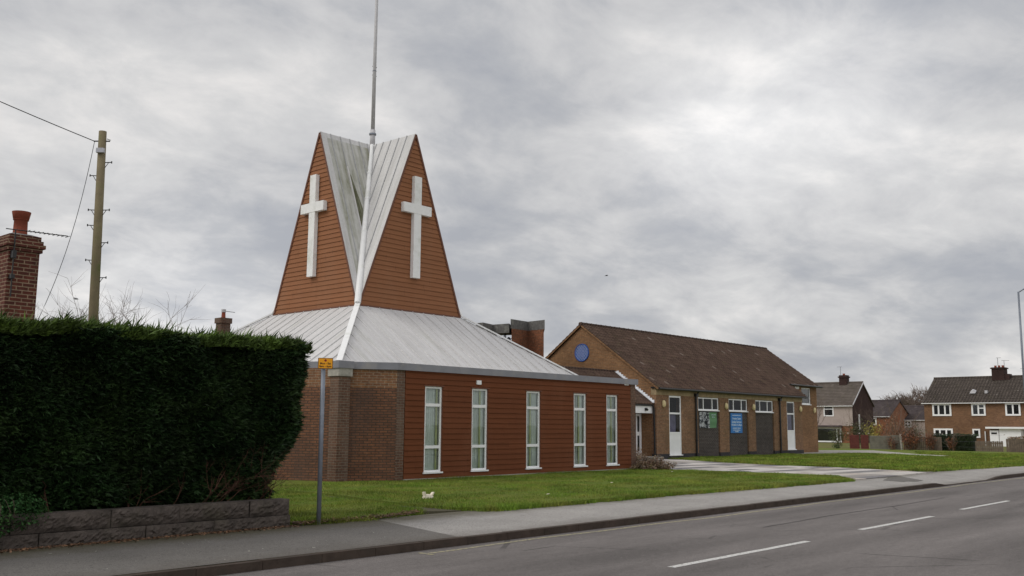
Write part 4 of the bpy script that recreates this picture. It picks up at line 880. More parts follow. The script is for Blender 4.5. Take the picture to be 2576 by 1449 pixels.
# ================================================================== HEDGE
hg = thing('conifer_hedge', 'tall dense dark green clipped conifer hedge above the stone wall', 'hedge', (4, 14.8, .2))
def endx(z): return np.interp(z, [.55, .7, 1.0, 1.39, 2.1, 3.0, 3.3], [9.0, 9.22, 9.52, 9.84, 10.03, 10.04, 10.0])
HXL = -4
g = MB(); zs = [.5, 1.0, 1.4, 2.1, 2.7, 3.05]
for z0, z1 in zip(zs, zs[1:]): 
    a, b = float(endx(max(z0, .6)))-.3, float(endx(z1))-.3
    g.hexa([(HXL, 14.22, z0), (a, 14.22, z0), (a, 15.7, z0), (HXL, 15.7, z0)], [(HXL, 14.22, z1), (b, 14.22, z1), (b, 15.7, z1), (HXL, 15.7, z1)])
g.build('inner_growth', M['hedgecore'], hg)
def sprays(P, nrm, size, nb=4, droop=.25, w=.016):
    """feathery sprays: fans of thin blades growing along nrm, leaning right/up"""
    m = len(P); d = nrm+RNG.normal(0, .38, (m, 3)); d[:, 0] += .35; d[:, 2] += .18; d /= np.linalg.norm(d, axis=1)[:, None]
    s = size*RNG.uniform(.55, 1.5, m); out = []
    side = np.cross(d, np.array([0, 0, 1.])+RNG.normal(0, .4, (m, 3))); side /= np.linalg.norm(side, axis=1)[:, None]
    for k in range(nb):
        f = (k-(nb-1)/2)/((nb-1)/2+1e-6)*.75; dk = d+side*f; dk /= np.linalg.norm(dk, axis=1)[:, None]; ln = (s*(1-.3*abs(f)))[:, None]
        up = np.cross(dk, side); base = P+dk*ln*.05; tip = P+dk*ln; tip[:, 2] -= droop*ln[:, 0]*abs(f)
        wd = np.cross(dk, RNG.normal(0, 1, (m, 3))); wd /= np.linalg.norm(wd, axis=1)[:, None]; wd *= w*RNG.uniform(.7, 1.3, (m, 1))
        mid = P+dk*ln*.5
        V = np.empty((m, 4, 3)); V[:, 0] = base; V[:, 1] = mid-wd; V[:, 2] = tip; V[:, 3] = mid+wd; out.append(V)
    return np.stack(out, 1).reshape(-1, 3), np.repeat(RNG.uniform(0, 1, m), nb)
n = 115000; x = RNG.uniform(HXL, 10.3, n); z = .62+2.55*RNG.uniform(0, 1, n)**.9; k = x < endx(z)-.1; k &= (x > 4) | (RNG.uniform(0, 1, n) < .35); x, z = x[k], z[k]
bul = .10*np.sin(x*1.9+np.sin(z*2.3)*1.2)+.07*np.sin(x*4.7+z*3.1)+.05*np.sin(z*7-x*3.3); thin = np.clip((z-.55)/.3, .25, 1)
k = RNG.uniform(0, 1, len(x)) < thin*.95+.05; x, z, bul = x[k], z[k], bul[k]
n5 = 5000; x = np.concatenate([x, RNG.uniform(5, 9.5, n5)]); z = np.concatenate([z, RNG.uniform(.5, .85, n5)]); bul = np.concatenate([bul, RNG.uniform(-.35, .0, n5)]); P = np.stack([x, 13.88-bul+RNG.uniform(-.05, .16, len(x)), z], 1); nn_ = np.tile(np.array([0, -1, .0]), (len(x), 1))
V1, t1 = sprays(P, nn_, .105, w=.011)
n = 26000; y = RNG.uniform(13.8, 15.8, n); z = .65+2.56*RNG.uniform(0, 1, n); xx = endx(z)-.12+.06*np.sin(z*6+y*3); P = np.stack([xx+RNG.uniform(-.15, .05, n), y, z], 1); V2, t2 = sprays(P, np.tile(np.array([1., -.25, 0]), (n, 1)), .12, w=.012)
g_ = npmesh('foliage', np.concatenate([V1, V2]), 4, M['hedge'], hg, tint=np.concatenate([t1, t2]))
n = 40000; x = RNG.uniform(HXL, 10.1, n); k = (x > 4) | (RNG.uniform(0, 1, n) < .4); x = x[k]; n = len(x); y = 13.78+2*RNG.uniform(0, 1, n)**1.4
topz = 3.14+.025*np.sin(x*2.2)+.02*np.sin(x*5.1+y*2); P = np.stack([x, y, topz+RNG.uniform(-.12, .03, n)], 1); nv = np.tile(np.array([.25, -.25, 1.]), (n, 1)); sz = np.where(RNG.uniform(0, 1, n) < .03*(1+(x > 6.5)), .27, .12)
V3, t3 = sprays(P, nv, sz, w=.012); npmesh('top_growth', V3, 4, M['hedgetop'], hg, tint=t3)
for i in range(14):
    x = 3+i*.55+random.uniform(-.15, .15); g = MB()
    if x > 9.6: continue
    g.tube([(x, 14.15, .5), (x+random.uniform(-.1, .1), 14.2, .9), (x+random.uniform(-.2, .2), 14.3, 1.5)], [.05, .045, .03], 7); g.build('stem', M['bark'], hg)
# twiggy bare shrub at the hedge end and twigs hanging under it
def twigs(g, p, d, ln, r, depth, spread=.5, n=4, grav=0):
    q = Vector(p); pts = [q.copy()]; dd = Vector(d).normalized(); seg = 4
    for i in range(seg): 
        dd = (dd+Vector((random.gauss(0, .13), random.gauss(0, .13), random.gauss(0, .13)-grav))).normalized(); q = q+dd*ln/seg; pts.append(q.copy())
    g.tube(pts, [r*(1-.6*i/seg) for i in range(seg+1)], 3 if r < .02 else 5, cap=False)
    if depth > 0:
        for i in range(n):
            k = random.randint(1, seg); nd = (dd+Vector((random.gauss(0, spread), random.gauss(0, spread), random.gauss(0, spread)+.15))).normalized()
            twigs(g, pts[k], nd, ln*random.uniform(.5, .75), r*.55, depth-1, spread, n, grav)
tw = thing('bare_shrub', 'leafless reddish twiggy shrub poking out under the right end of the hedge', 'shrub', (9.4, 13.9, .5))
for i in range(12):
    g = MB(); twigs(g, (random.uniform(8.0, 9.5), 13.85, .55), (random.uniform(-.3, 1), random.uniform(-.5, .1), random.uniform(.3, 1)), random.uniform(.45, .75), .008, 3, .5, 3); g.build('branch', M['redtwig'], tw)
for i in range(6):
    g = MB(); x = 7.0+random.uniform(-.15, .15) if i < 3 else random.uniform(5.5, 9); twigs(g, (x, 13.8, .55), (random.uniform(-.4, .4), -.15, 1), random.uniform(.3, .5), .008, 1, .4, 3); g.build('branch', M['redtwig'], tw)
# ivy
iv = thing('ivy_shrub', 'small-leaved green creeping shrub spilling over the left end of the stone wall', 'shrub', (4.9, 13.4, .3))
n = 5200; P = RNG.normal(0, 1, (n, 3)); P /= np.linalg.norm(P, axis=1)[:, None]; P *= RNG.uniform(.55, 1.02, (n, 1)); c_ = np.array([[4.75, 13.42, .52], [5.25, 13.5, .62], [4.2, 13.4, .5]])[RNG.integers(0, 3, n)]
P = P*np.array([.48, .24, .26])+c_; k = P[:, 0] < 5.9; V = leaves(P[k], .022); npmesh('foliage', V, 4, M['ivy'], iv, tint=RNG.uniform(0, 1, len(V)//4))
g = MB()
for i in range(10): twigs(g, (4.7+random.uniform(-.5, .6), 13.5, .3), (random.uniform(-.5, .5), -.4, .6), .4, .008, 1, .4, 3)
g.build('stem', M['bark'], iv)

# ================================================================== PARKING SIGN
SX, SY = 10.02, 13.27; ps = thing('parking_sign', 'small yellow parking restriction plate on a plain grey post by the grass', 'sign', (SX, SY, .16))
g = MB(); g.tube([(SX, SY, .1), (SX-.01, SY, 1.6), (SX-.015, SY, 2.80)], .038, 16, ); g.build('post', M['grey_metal'], ps, True)
# plate faces the camera side of the road, slightly turned
pn = Vector((-.62, -.78, 0)).normalized(); pt = Vector((.78, -.62, 0)); pc = Vector((SX-.015, SY, 2.83))+pn*.048+pt*.035
pt = Vector((.78, -.62, 0)); up = Vector((0, 0, 1))
def plate(g, w, h, o0, o1): g.hexa([pc+pt*-w+pn*o0-up*h, pc+pt*w+pn*o0-up*h, pc+pt*w+pn*o1-up*h, pc-pt*w+pn*o1-up*h][::-1], [pc+pt*-w+pn*o0+up*h, pc+pt*w+pn*o0+up*h, pc+pt*w+pn*o1+up*h, pc-pt*w+pn*o1+up*h][::-1]); return g
pb = plate(MB(), .125, .092, .0, .006).build('sign_plate', M['sign_black'], ps); plate(MB(), .116, .083, .006, .008).build('sign_face', M['sign_orange'], pb)
g = MB(); n = 14; cen = pc+pn*.0095+up*.050; g.v = [tuple(cen+pt*.020*math.cos(2*math.pi*t/n)+up*.020*math.sin(2*math.pi*t/n)) for t in range(n)]; g.f = [tuple(range(n))]; g.build('no_waiting_symbol', M['sign_red'], pb)
rz = math.atan2(pt.y, pt.x)
textmesh('lettering', 'Mon - Sat', .046, pc+pn*.0095+up*-.002, M['sign_black'], pb, rot=(math.pi/2, 0, rz), ext=.0005, bold=.001); textmesh('lettering', '8am - 6pm', .046, pc+pn*.0095+up*-.050, M['sign_black'], pb, rot=(math.pi/2, 0, rz), ext=.0005, bold=.001)

# litter
lt = MB(); lt.hexa([(14.58, 15.60, .23), (14.80, 15.53, .23), (14.84, 15.66, .23), (14.62, 15.72, .23)], [(14.60, 15.62, .315), (14.79, 15.57, .305), (14.82, 15.64, .31), (14.63, 15.69, .325)])
lt.hexa([(14.59, 15.61, .30), (14.63, 15.60, .30), (14.66, 15.70, .30), (14.62, 15.71, .30)], [(14.57, 15.60, .37), (14.60, 15.59, .375), (14.64, 15.70, .37), (14.61, 15.71, .36)])
lt.hexa([(14.76, 15.56, .295), (14.80, 15.55, .295), (14.83, 15.65, .295), (14.79, 15.66, .295)], [(14.79, 15.54, .36), (14.82, 15.54, .365), (14.86, 15.64, .36), (14.83, 15.66, .35)])
tag(lt.build('litter', M['litter']), 'crumpled pale takeaway box lying on the lawn', 'litter')
for i, (x, y, lab) in enumerate(((22.0, 16.0, 'tiny white paper scrap in the middle of the front lawn'), (17.2, 14.3, 'tiny white paper scrap near the front edge of the lawn'), (29.0, 18.5, 'tiny white paper scrap on the lawn before the clad wall end'))):
    g = MB(); g.slab([(x, y, .275), (x+.05, y-.01, .285), (x+.06, y+.05, .28), (x+.01, y+.06, .27)], .006); tag(g.build('litter', M['litter']), lab, 'litter')

# ================================================================== TELEGRAPH POLE
tp = thing('telegraph_pole', 'tall greenish wooden telegraph pole with climbing pegs behind the hedge', 'pole', (10.94, 24, .2))
tx = lambda z: 10.98+(10.81-10.98)*(z-.2)/9.1
g = MB(); g.tube([(tx(z), 24, z) for z in (.1, 3, 6, 9.28)], [.138, .126, .112, .096], 18); g.build('pole', M['wood'], tp, True)
for z, s in ((8.45, 1), (8.10, -1), (7.20, -1), (7.20, 1), (6.80, -1), (6.35, 1), (5.90, -1), (5.45, 1)):
    x = tx(z)+s*.1; d = R0*s; g = MB(); p = Vector((tx(z), 24, z)); q = p+d*.27+Vector((0, 0, .01)); g.tube([p, q], .012, 6); g.tube([q-Vector((0, 0, .03)), q+Vector((0, 0, .03))], .014, 6); g.tube([p+d*.1-Vector((0, 0, .14)), p+d*.19], .009, 5); g.build('climbing_peg', M['black'], tp)
g = MB(); p = Vector((tx(9.05), 24, 9.02)); g.tube([p-R0*.22, p+R0*.2], .018, 6); g.tube([p+R0*.12, p+R0*.22+U0*.03, p+R0*.12+U0*.06], .012, 5); g.build('cable_bracket', M['black'], tp)
p = p-F0*.12; g = MB(); g.beam(p+R0*.02-U0*.22, p+R0*.02-U0*.34+U0*.001, .2, .08, up=(F0.x, F0.y, 0)); g.build('junction_box', M['plastic'], tp)
g = MB(); tpz = Vector((tx(9), 24, 9.02))-R0*.2; e = Vector((6.5, 24.0, 9.75)); e2 = Vector((8.27, 24, 9.57)); far = tpz+(e2-tpz)*5; pts = [tpz.lerp(far, t)-Vector((0, 0, .9*4*t*(1-t)*.25)) for t in np.linspace(0, 1, 24)]
g.tube(pts, .012, 5); tag(g.build('overhead_wire', M['black']), 'thin telephone wire running up left from the pole top', 'wire')
g = MB(); a = tpz; b = Vector((9.75, 24.6, 4.2)); pts = [a.lerp(b, t)+Vector((R0.x, R0.y, 0))*(.45*t*(1-t)) + Vector((0, 0, -.25*math.sin(math.pi*t))) for t in np.linspace(0, 1, 16)]; g.tube(pts, .008, 5)
tag(g.build('overhead_wire', M['black']), 'thin telephone wire dropping steeply from the pole top behind the hedge', 'wire')

# ================================================================== HOUSES
def aerial(parent, p, h=.8, w=.5, d=(1, 0)):
    g = MB(); p = Vector(p); g.tube([p, p+U0*h], .02, 5); t = p+U0*h; dv = Vector((*d, 0)).normalized(); pv = Vector((-dv.y, dv.x, 0)); g.tube([t-dv*w/2, t+dv*w], .013, 4)
    for k in range(7): c = t+dv*(w*(-.4+k*.22)); g.tube([c-pv*.14, c+pv*.14], .01, 4)
    return g.build('aerial', M['black'], parent)
# bungalow, mostly hidden by the hedge
bu = thing('bungalow', 'house hidden behind the hedge showing only its dark brick chimney with red pot', 'house', (4, 20.5, .2))
MB().box(-2, 8.6, 19.6, 25, .1, 2.4).build('wall', M['chimbrick'], bu)
g = MB(); g.slab([(-2.3, 19.2, 2.3), (8.9, 19.2, 2.3), (8.9, 22.3, 3.6), (-2.3, 22.3, 3.6)], .1); g.slab([(8.9, 25.4, 2.3), (-2.3, 25.4, 2.3), (-2.3, 22.3, 3.6), (8.9, 22.3, 3.6)], .1); g.build('roof', M['darkroof'], bu)
cX, cYf = 7.12, 19.5
g = MB(); g.box(cX, cX+.58, cYf, cYf+.95, 2, 5.12); chm = g.build('chimney', M['chimbrick'], bu)
g = MB(); g.box(cX-.04, cX+.62, cYf-.04, cYf+.99, 5.12, 5.20); g.box(cX-.08, cX+.66, cYf-.08, cYf+1.03, 5.20, 5.275); g.box(cX-.045, cX+.625, cYf-.045, cYf+.995, 5.275, 5.35); g.box(cX-.01, cX+.59, cYf-.01, cYf+.96, 5.35, 5.44); g.build('corbel', M['chimbrick'], chm)
g = MB(); g.hexa([(cX, cYf, 5.44), (cX+.58, cYf, 5.44), (cX+.58, cYf+.95, 5.44), (cX, cYf+.95, 5.44)], [(cX+.12, cYf+.2, 5.50), (cX+.46, cYf+.2, 5.50), (cX+.46, cYf+.75, 5.50), (cX+.12, cYf+.75, 5.50)]); g.build('flaunching', M['darkconc'], chm)
px_, py_ = cX+.31, cYf+.35; g = MB(); g.tube([(px_, py_, 5.46), (px_, py_, 5.60), (px_, py_, 5.80), (px_, py_, 5.81), (px_, py_, 5.93), (px_, py_, 5.96)], [.135, .13, .125, .145, .170, .175], 20, cap=False); g.tube([(px_, py_, 5.79), (px_, py_, 5.80)], .145, 20); g.build('chimney_pot', M['terracotta'], chm, True)
g = MB(); p = Vector((cX+.1, cYf-.1, 5.50)); g.tube([p-Vector((.22, 0, 0)), p+Vector((.98, .05, .04))], .010, 4)
for k in range(10): c = p+Vector((.2+k*.085, .02, .02)); g.tube([c-Vector((0, .1, 0)), c+Vector((0, .1, 0))], .007, 4)
g.tube([(cX+.06, cYf-.1, 4.2), (cX+.06, cYf-.1, 5.5)], .014, 5); g.box(cX+.03, cX+.1, cYf-.13, cYf, 4.95, 5.1); g.box(cX+.03, cX+.1, cYf-.13, cYf, 4.55, 4.63); g.build('aerial', M['black'], chm)
# house far behind hedge
hb = thing('house', 'distant house behind the hedge showing a yellowish chimney and a piece of brown roof', 'house', (26, 40, .2))
MB().box(22.2, 30, 38, 46, .1, 4.3).build('wall', M['gablebrick'], hb)
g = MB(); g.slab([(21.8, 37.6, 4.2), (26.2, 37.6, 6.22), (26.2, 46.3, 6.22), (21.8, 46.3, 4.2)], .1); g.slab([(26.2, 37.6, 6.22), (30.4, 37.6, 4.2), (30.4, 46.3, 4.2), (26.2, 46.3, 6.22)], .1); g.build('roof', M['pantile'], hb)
g = MB(); g.box(24.07, 24.55, 39.76, 40.24, 4.5, 6.45); c2 = g.build('chimney', M['pierbrick'], hb); g = MB(); g.box(24.02, 24.60, 39.71, 40.29, 6.45, 6.70); g.build('corbel', M['pierbrick'], c2)
g = MB(); g.tube([(24.30, 40.0, 6.68), (24.30, 40.0, 6.98)], [.10, .085], 12); g.build('chimney_pot', M['terracotta'], c2); g = MB(); g.tube([(24.30, 40.0, 6.98), (24.30, 40.0, 7.12)], .105, 12); g.build('cowl', M['mast'], c2); g = MB(); g.tube([(24.4, 40.0, 7.04), (24.9, 40.0, 7.03)], .012, 4); g.build('aerial', M['black'], c2)

def xwin(parent, X, y0, y1, z0, z1, mull=(), bars=(), fw=.14, glass='glassdark', white='white'):
    """window in a wall facing -X (y1>y0)"""
    g = MB(); x0, x1 = X-.04, X+.05
    g.box(x0, x1, y0, y0+fw, z0, z1).box(x0, x1, y1-fw, y1, z0, z1).box(x0, x1, y0+fw, y1-fw, z0, z0+fw).box(x0, x1, y0+fw, y1-fw, z1-fw, z1)
    for m_ in mull: g.box(x0, x1, m_-fw*.45, m_+fw*.45, z0+fw, z1-fw)
    for z, a, b in bars: g.box(x0+.01, x1, a, b, z-.05, z+.05)
    w = g.build('window', M[white], parent); g = MB(); g.poly([(X-.01, y1-fw, z0+fw), (X-.01, y0+fw, z0+fw), (X-.01, y0+fw, z1-fw), (X-.01, y1-fw, z1-fw)]); g.build('pane', M[glass], w)
    g = MB(); g.poly([(X-.002, y1, z0), (X-.002, y0, z0), (X-.002, y0, z1), (X-.002, y1, z1)]); g.build('room_backing', M['dark'], w)
    return w
def ridge_roof_y(parent, X0, X1, y0, y1, ze, zr, mat, ribs='h', ov=.3):
    """gabled roof with ridge along Y; -X slope gets real relief"""
    Xm = (X0+X1)/2; s = (zr-ze)/(Xm-X0); xa = X0-ov; za = ze-ov*s; g = MB(); n = 15
    for k in range(n):
        a, b = k/n, (k+1)/n; xa_, xb_ = xa+(Xm-xa)*a, xa+(Xm-xa)*b; za_, zb_ = za+(zr-za)*a, za+(zr-za)*b
        g.hexa([(xa_, y0-.15, za_+.03), (xa_, y1+.15, za_+.03), (xb_, y1+.15, zb_-.03), (xb_, y0-.15, zb_-.03)], [(xa_, y0-.15, za_+.12), (xa_, y1+.15, za_+.12), (xb_, y1+.15, zb_+.05), (xb_, y0-.15, zb_+.05)])
    g.slab([(Xm, y0-.15, zr+.06), (X1+ov, y0-.15, za+.06), (X1+ov, y1+.15, za+.06), (Xm, y1+.15, zr+.06)], .1)
    if ribs == 'grid':
        y = y0
        while y < y1:
            g.beam((xa, y, za+.13), (Xm, y, zr+.09), .07, .05); y += .3
    r = g.build('roof', M[mat], parent)
    g = MB(); g.tube([(Xm, y0-.16, zr+.08), (Xm, y1+.16, zr+.08)], .12, 8); g.build('ridge_tiles', M[mat], r)
    MB().box(X0-ov-.06, X0-ov+.04, y0-.15, y1+.15, za-.03, za+.04).build('gutter', M['white'], r)
    return r
def ygables(g, X0, X1, y0, y1, z0, ze, zr):
    Xm = (X0+X1)/2; pts = [(X0, z0), (X1, z0), (X1, ze), (Xm, zr-.03), (X0, ze)]; n = 5; i = len(g.v)
    g.v += [(x, y0, z) for x, z in pts]+[(x, y1, z) for x, z in pts]; g.f += [tuple(i+k for k in range(n)), tuple(i+n+k for k in reversed(range(n)))]+[(i+(k+1) % n, i+k, i+n+k, i+n+(k+1) % n) for k in range(n)]
# house with render and plum gable
h1 = thing('house', 'two-storey house with pinkish rendered upper floor and dark plum gable left of the bushes', 'house', (110, 48, .2))
X0, X1, y0, y1 = 108, 114, 44.75, 56
g = MB(); ygables(g, X0+.1, X1, y0+.1, y1, .1, 4.56, 7.08); g.build('inner_wall', M['plumbrick'], h1)
g = MB(); n = 5; pts = [(X0, .1), (X1, .1), (X1, 4.55), ((X0+X1)/2, 7.06), (X0, 4.55)]; g.poly([(x, y0, z) for x, z in pts]); g.build('gable_wall', M['plumbrick'], h1)
MB().box(X0-.06, X0+.1, y0, y1, 2.07, 4.5).build('rendered_wall', M['render'], h1); MB().box(X0, X0+.1, y0, y1, .1, 2.07).build('wall', M['orangebrick'], h1)
ridge_roof_y(h1, X0, X1, y0, y1, 4.56, 7.05, 'houseroof1')
g = MB(); g.beam((X0-.3, y0-.2, 4.42), (X0+3, y0-.2, 7.1), .06, .12); g.build('bargeboard', M['mast'], h1)
xwin(h1, X0-.06, 46.95, 48.15, 3.15, 4.35, bars=((3.98, 47.0, 48.1),), fw=.13)
xwin(h1, X0-.15, 46.1, 49.8, -.05+.25, 1.9, mull=(46.6,), fw=.16, glass='glass')
MB().box(X0-.9, X0+.0, 46.0, 50, 1.92, 2.12).build('porch_roof', M['darkroof'], h1)
MB().box(X0+1.6, X0+1.78, y0-.1, y0-.0, 1.6, 3.4).build('downpipe', M['white'], h1)
g = MB(); g.box(110.6, 111.4, 46.4, 47.3, 6.6, 8.0); cc1 = g.build('chimney', M['plumbrick'], h1); g = MB(); g.box(110.5, 111.5, 46.3, 47.4, 7.7, 7.85); g.build('corbel', M['plumbrick'], cc1); g = MB(); g.tube([(111, 46.85, 8.0), (111, 46.85, 8.2)], .14, 10); g.build('chimney_pot', M['terracotta'], cc1); aerial(cc1, (110.9, 47.2, 8.0), 1.0, .4, (0, 1))
# right house
h2 = thing('house', 'brown brick two-storey house with grid-tiled roof at the right edge', 'house', (106, 31, .2))
X0, X1, y0, y1 = 104, 112, 24.5, 35.45
g = MB(); ygables(g, X0, X1, y0, y1, .1, 4.6, 7.1); g.build('wall', M['housebrick'], h2)
ridge_roof_y(h2, X0, X1, y0, y1, 4.6, 7.12, 'houseroof2', 'grid')
xwin(h2, X0-.05, 32.73, 34.60, 3.13, 4.39, mull=(33.35, 33.98), fw=.17); xwin(h2, X0-.05, 29.45, 30.78, 3.15, 4.39, mull=(30.12,), bars=((3.9, 29.6, 30.1),), fw=.16, glass='glass')
xwin(h2, X0-.05, 26.25, 27.62, 3.15, 4.39, mull=(26.93,), fw=.16); xwin(h2, X0-.05, 32.70, 34.58, .6, 1.85, mull=(33.33, 33.96), fw=.17); xwin(h2, X0-.05, 30.08, 30.80, .95, 1.84, fw=.15)
MB().box(102.6, 104, 25.7, 29.2, 1.86, 2.05).build('porch_roof', M['white'], h2); g = MB(); g.box(102.95, 104, 26.1, 28.05, .1, 1.86); g.build('porch_wall', M['white'], h2)
MB().box(102.9, 103.0, 28.1, 28.9, .1, 1.7).build('door', M['white'], h2); g = MB(); g.beam((102.88, 28.25, 1.42), (102.88, 28.75, 1.42), .03, .16); g.build('door_glass', M['black'], h2)
g = MB(); g.tube([(103.9, 29.6, .1), (103.9, 29.6, 1.6)], .06, 8); g.build('downpipe', M['white'], h2)
g = MB(); g.box(107.3, 108.5, 28.4, 29.6, 6.8, 8.15); g.box(107.4, 108.4, 27.95, 28.4, 6.8, 7.45); cc2 = g.build('chimney', M['plumbrick'], h2); g = MB(); g.box(107.2, 108.6, 28.3, 29.7, 8.0, 8.12); g.build('corbel', M['plumbrick'], cc2)
for y in (28.65, 29.0, 29.35): g = MB(); g.tube([(107.9, y, 8.15), (107.9, y, 8.36)], .12, 10); g.build('chimney_pot', M['terracotta'], cc2)
aerial(cc2, (107.9, 28.5, 8.1), .75, .5, (0, -1)); aerial(cc2, (107.9, 29.1, 8.1), 1.05, .3, (0, -1)); aerial(h2, (108.2, 26.9, 6.9), 1.1, .35, (0, -1))
for y, z in ((30.9, 5.35), (29.6, 5.3)):
    g = MB(); zz = 4.6+(7.12-4.6)*.28; g.hexa([(104.95, y-.28, zz+.12), (104.95, y+.28, zz+.12), (105.5, y+.28, zz+.42), (105.5, y-.28, zz+.42)], [(105.0, y-.05, zz+.45), (105.0, y+.05, zz+.45), (105.3, y+.05, zz+.55), (105.3, y-.05, zz+.55)]) if y > 30 else g.box(104.95, 105.3, y-.12, y+.12, zz+.1, zz+.4); g.build('roof_vent', M['mast'], h2)
# small far houses
h3 = thing('house', 'small distant orange brick house with dark roof between plum gable and yellow bush', 'house', (124, 50, .2))
g = MB(); ygables(g, 120, 127, 45.1, 53, .1, 3.3, 5.2); g.build('wall', M['orangebrick'], h3); ridge_roof_y(h3, 120, 127, 45.1, 53, 3.35, 5.25, 'darkroof', ov=.2); xwin(h3, 119.95, 46.7, 47.35, 2.2, 3.15, fw=.18)
h4 = thing('house', 'low distant grey rendered house with dark roof left of the right house', 'house', (129, 44, .2))
g = MB(); ygables(g, 125, 132, 39, 46.55, .1, 2.85, 4.6); g.build('wall', M['render'], h4); ridge_roof_y(h4, 125, 132, 39, 46.55, 2.95, 4.6, 'darkroof', ov=.2); xwin(h4, 124.95, 44.25, 45.15, 1.95, 2.8, mull=(44.7,), bars=((2.4, 44.3, 45.1),), fw=.14); xwin(h4, 124.95, 45.6, 46.1, 1.7, 2.75, fw=.14)

# ================================================================== FENCES, BUSHES
FX = 76
def bush(name, label, cat, c, s, n, mat, size, stems=6, group=None, tilt=.5, stemmat='bark'):
    t = thing(name, label, cat, (c[0], c[1], .2), group)
    m = n; P = RNG.normal(0, 1, (m, 3)); P /= np.linalg.norm(P, axis=1)[:, None]; lump = 1+.25*np.sin(P[:, 0]*5+1)+.2*np.sin(P[:, 1]*7+P[:, 2]*4)
    P *= (RNG.uniform(.35, 1, m)**.5*lump)[:, None]; P = P*np.array(s)+np.array(c); P = P[P[:, 2] > .2]
    V = leaves(P, size, tilt); npmesh('foliage', V, 4, M[mat], t, tint=RNG.uniform(0, 1, len(V)//4))
    g = MB()
    for i in range(stems): twigs(g, (c[0]+random.uniform(-.3, .3)*s[0], c[1]+random.uniform(-.3, .3)*s[1], .15), (random.uniform(-.4, .4), random.uniform(-.4, .4), 1), (c[2]+s[2]*.9-.2), .018*max(1, s[2]), 2, .4, 3)
    g.build('stem', M[stemmat], t); return t
def fpanel(ya, yb, z0, z1, mat, label, kind='slat', x=FX):
    t = thing('garden_fence', label, 'fence', (x, (ya+yb)/2, .2), 'garden fence panels beyond the far lawn'); g = MB()
    if kind == 'slat':
        n = max(3, int((z1-z0)/.12))
        for k in range(n): a = z0+(z1-z0)*k/n; g.hexa([(x-.03, ya, a), (x-.01, ya, a), (x-.01, yb, a), (x-.03, yb, a)], [(x-.01, ya, a+(z1-z0)/n*1.0), (x+.01, ya, a+(z1-z0)/n), (x+.01, yb, a+(z1-z0)/n), (x-.01, yb, a+(z1-z0)/n)])
    else:
        n = int((yb-ya)/.14)
        for k in range(n): a = ya+(yb-ya)*k/n; g.box(x-.01, x+.01, a, a+.125, z0, z1+random.uniform(-.02, .02))
    g.build('boards', M[mat], t); g = MB(); g.box(x+.012, x+.05, ya, yb, z0+.15, z0+.22).box(x+.012, x+.05, ya, yb, z1-.2, z1-.13); g.build('rail', M[mat], t)
fpanel(31.05, 31.82, .2, 1.28, 'fencered', 'left of the two dark red fence panels', 'slat'); fpanel(30.3, 30.92, .2, 1.3, 'fencered', 'right of the two dark red fence panels, beside the grey one', 'slat')
fpanel(28.6, 30.2, .2, 1.25, 'fencegrey', 'grey slatted fence panel right of the red panels'); fpanel(27.75, 28.5, .2, 1.3, 'fencegrey', 'short broken grey slatted fence panel beside the brown beech bush')
fpanel(24.75, 27.6, .2, 1.2, 'fencebrown', 'dark brown fence panel behind the brown beech bushes', 'vert'); fpanel(20.5, 22.4, .2, .95, 'fencebrown', 'low brown board fence in front of the right house', 'vert'); fpanel(15, 20.3, .2, 1.15, 'fencebrown', 'brown board fence running out of the right edge of view', 'vert')
for i, (y, lab) in enumerate(((31.9, 'concrete fence post left of the red panels'), (30.98, 'concrete fence post between the two red panels'), (30.24, 'concrete fence post between red and grey panels'), (27.7, 'pale leaning concrete fence post right of the broken grey panel'), (24.64, 'concrete fence post left of the dark green garden hedge'), (22.52, 'concrete fence post right of the dark green garden hedge'), (20.35, 'concrete fence post at the right edge of view'))):
    g = MB(); g.beam((FX-.07, y, .1), (FX-.07+(.0), y+(.06 if i == 3 else 0), 1.40), .14, .14); g.hexa([(FX-.125, y-.055, 1.4), (FX-.015, y-.055, 1.4), (FX-.015, y+.055, 1.4), (FX-.125, y+.055, 1.4)], [(FX-.09, y-.02, 1.45), (FX-.05, y-.02, 1.45), (FX-.05, y+.02, 1.45), (FX-.09, y+.02, 1.45)]) if i != 3 else None
    tag(g.build('fence_post', M['concrete']), lab, 'post', 'concrete fence posts beyond the far lawn')
g = MB()
for z in (.5, .9, 1.36): g.tube([(FX-.07, 20.35, z), (FX-.07, 27.7, z)], .003, 3)
tag(g.build('wire_fence', M['grey_metal']), 'thin wires strung between the concrete posts', 'fence')
def gardenhedge(label, x0, x1, ya, yb, h, mat):
    t = thing('garden_hedge', label, 'hedge', ((x0+x1)/2, (ya+yb)/2, .2)); MB().box(x0+.15, x1-.15, ya+.1, yb-.1, .15, h-.15).build('inner_growth', M['hedgecore'], t)
    n = int(900*((yb-ya)*h+(yb-ya)*(x1-x0))); P = np.stack([RNG.uniform(x0, x1, n), RNG.uniform(ya, yb, n), RNG.uniform(.2, h, n)], 1); k = (P[:, 0] < x0+.3) | (P[:, 2] > h-.25); P = P[k]; P[:, 2] += .03*np.sin(P[:, 1]*4)
    V = leaves(P, .05); npmesh('foliage', V, 4, M[mat], t, tint=RNG.uniform(0, 1, len(V)//4))
gardenhedge('dark green clipped garden hedge behind the wire fence before the right house', 76.3, 77.6, 22.6, 25.6, 1.45, 'hedge')
gardenhedge('dark brownish garden hedge at the right edge of view', 76.3, 77.5, 15, 20.3, 1.3, 'heather')
bush('beech_bush', 'tallest rust-brown beech bush against the dark brown fence panel', 'bush', (75.6, 26.9, 1.0), (.5, .75, .85), 1500, 'brownleaf', .05)
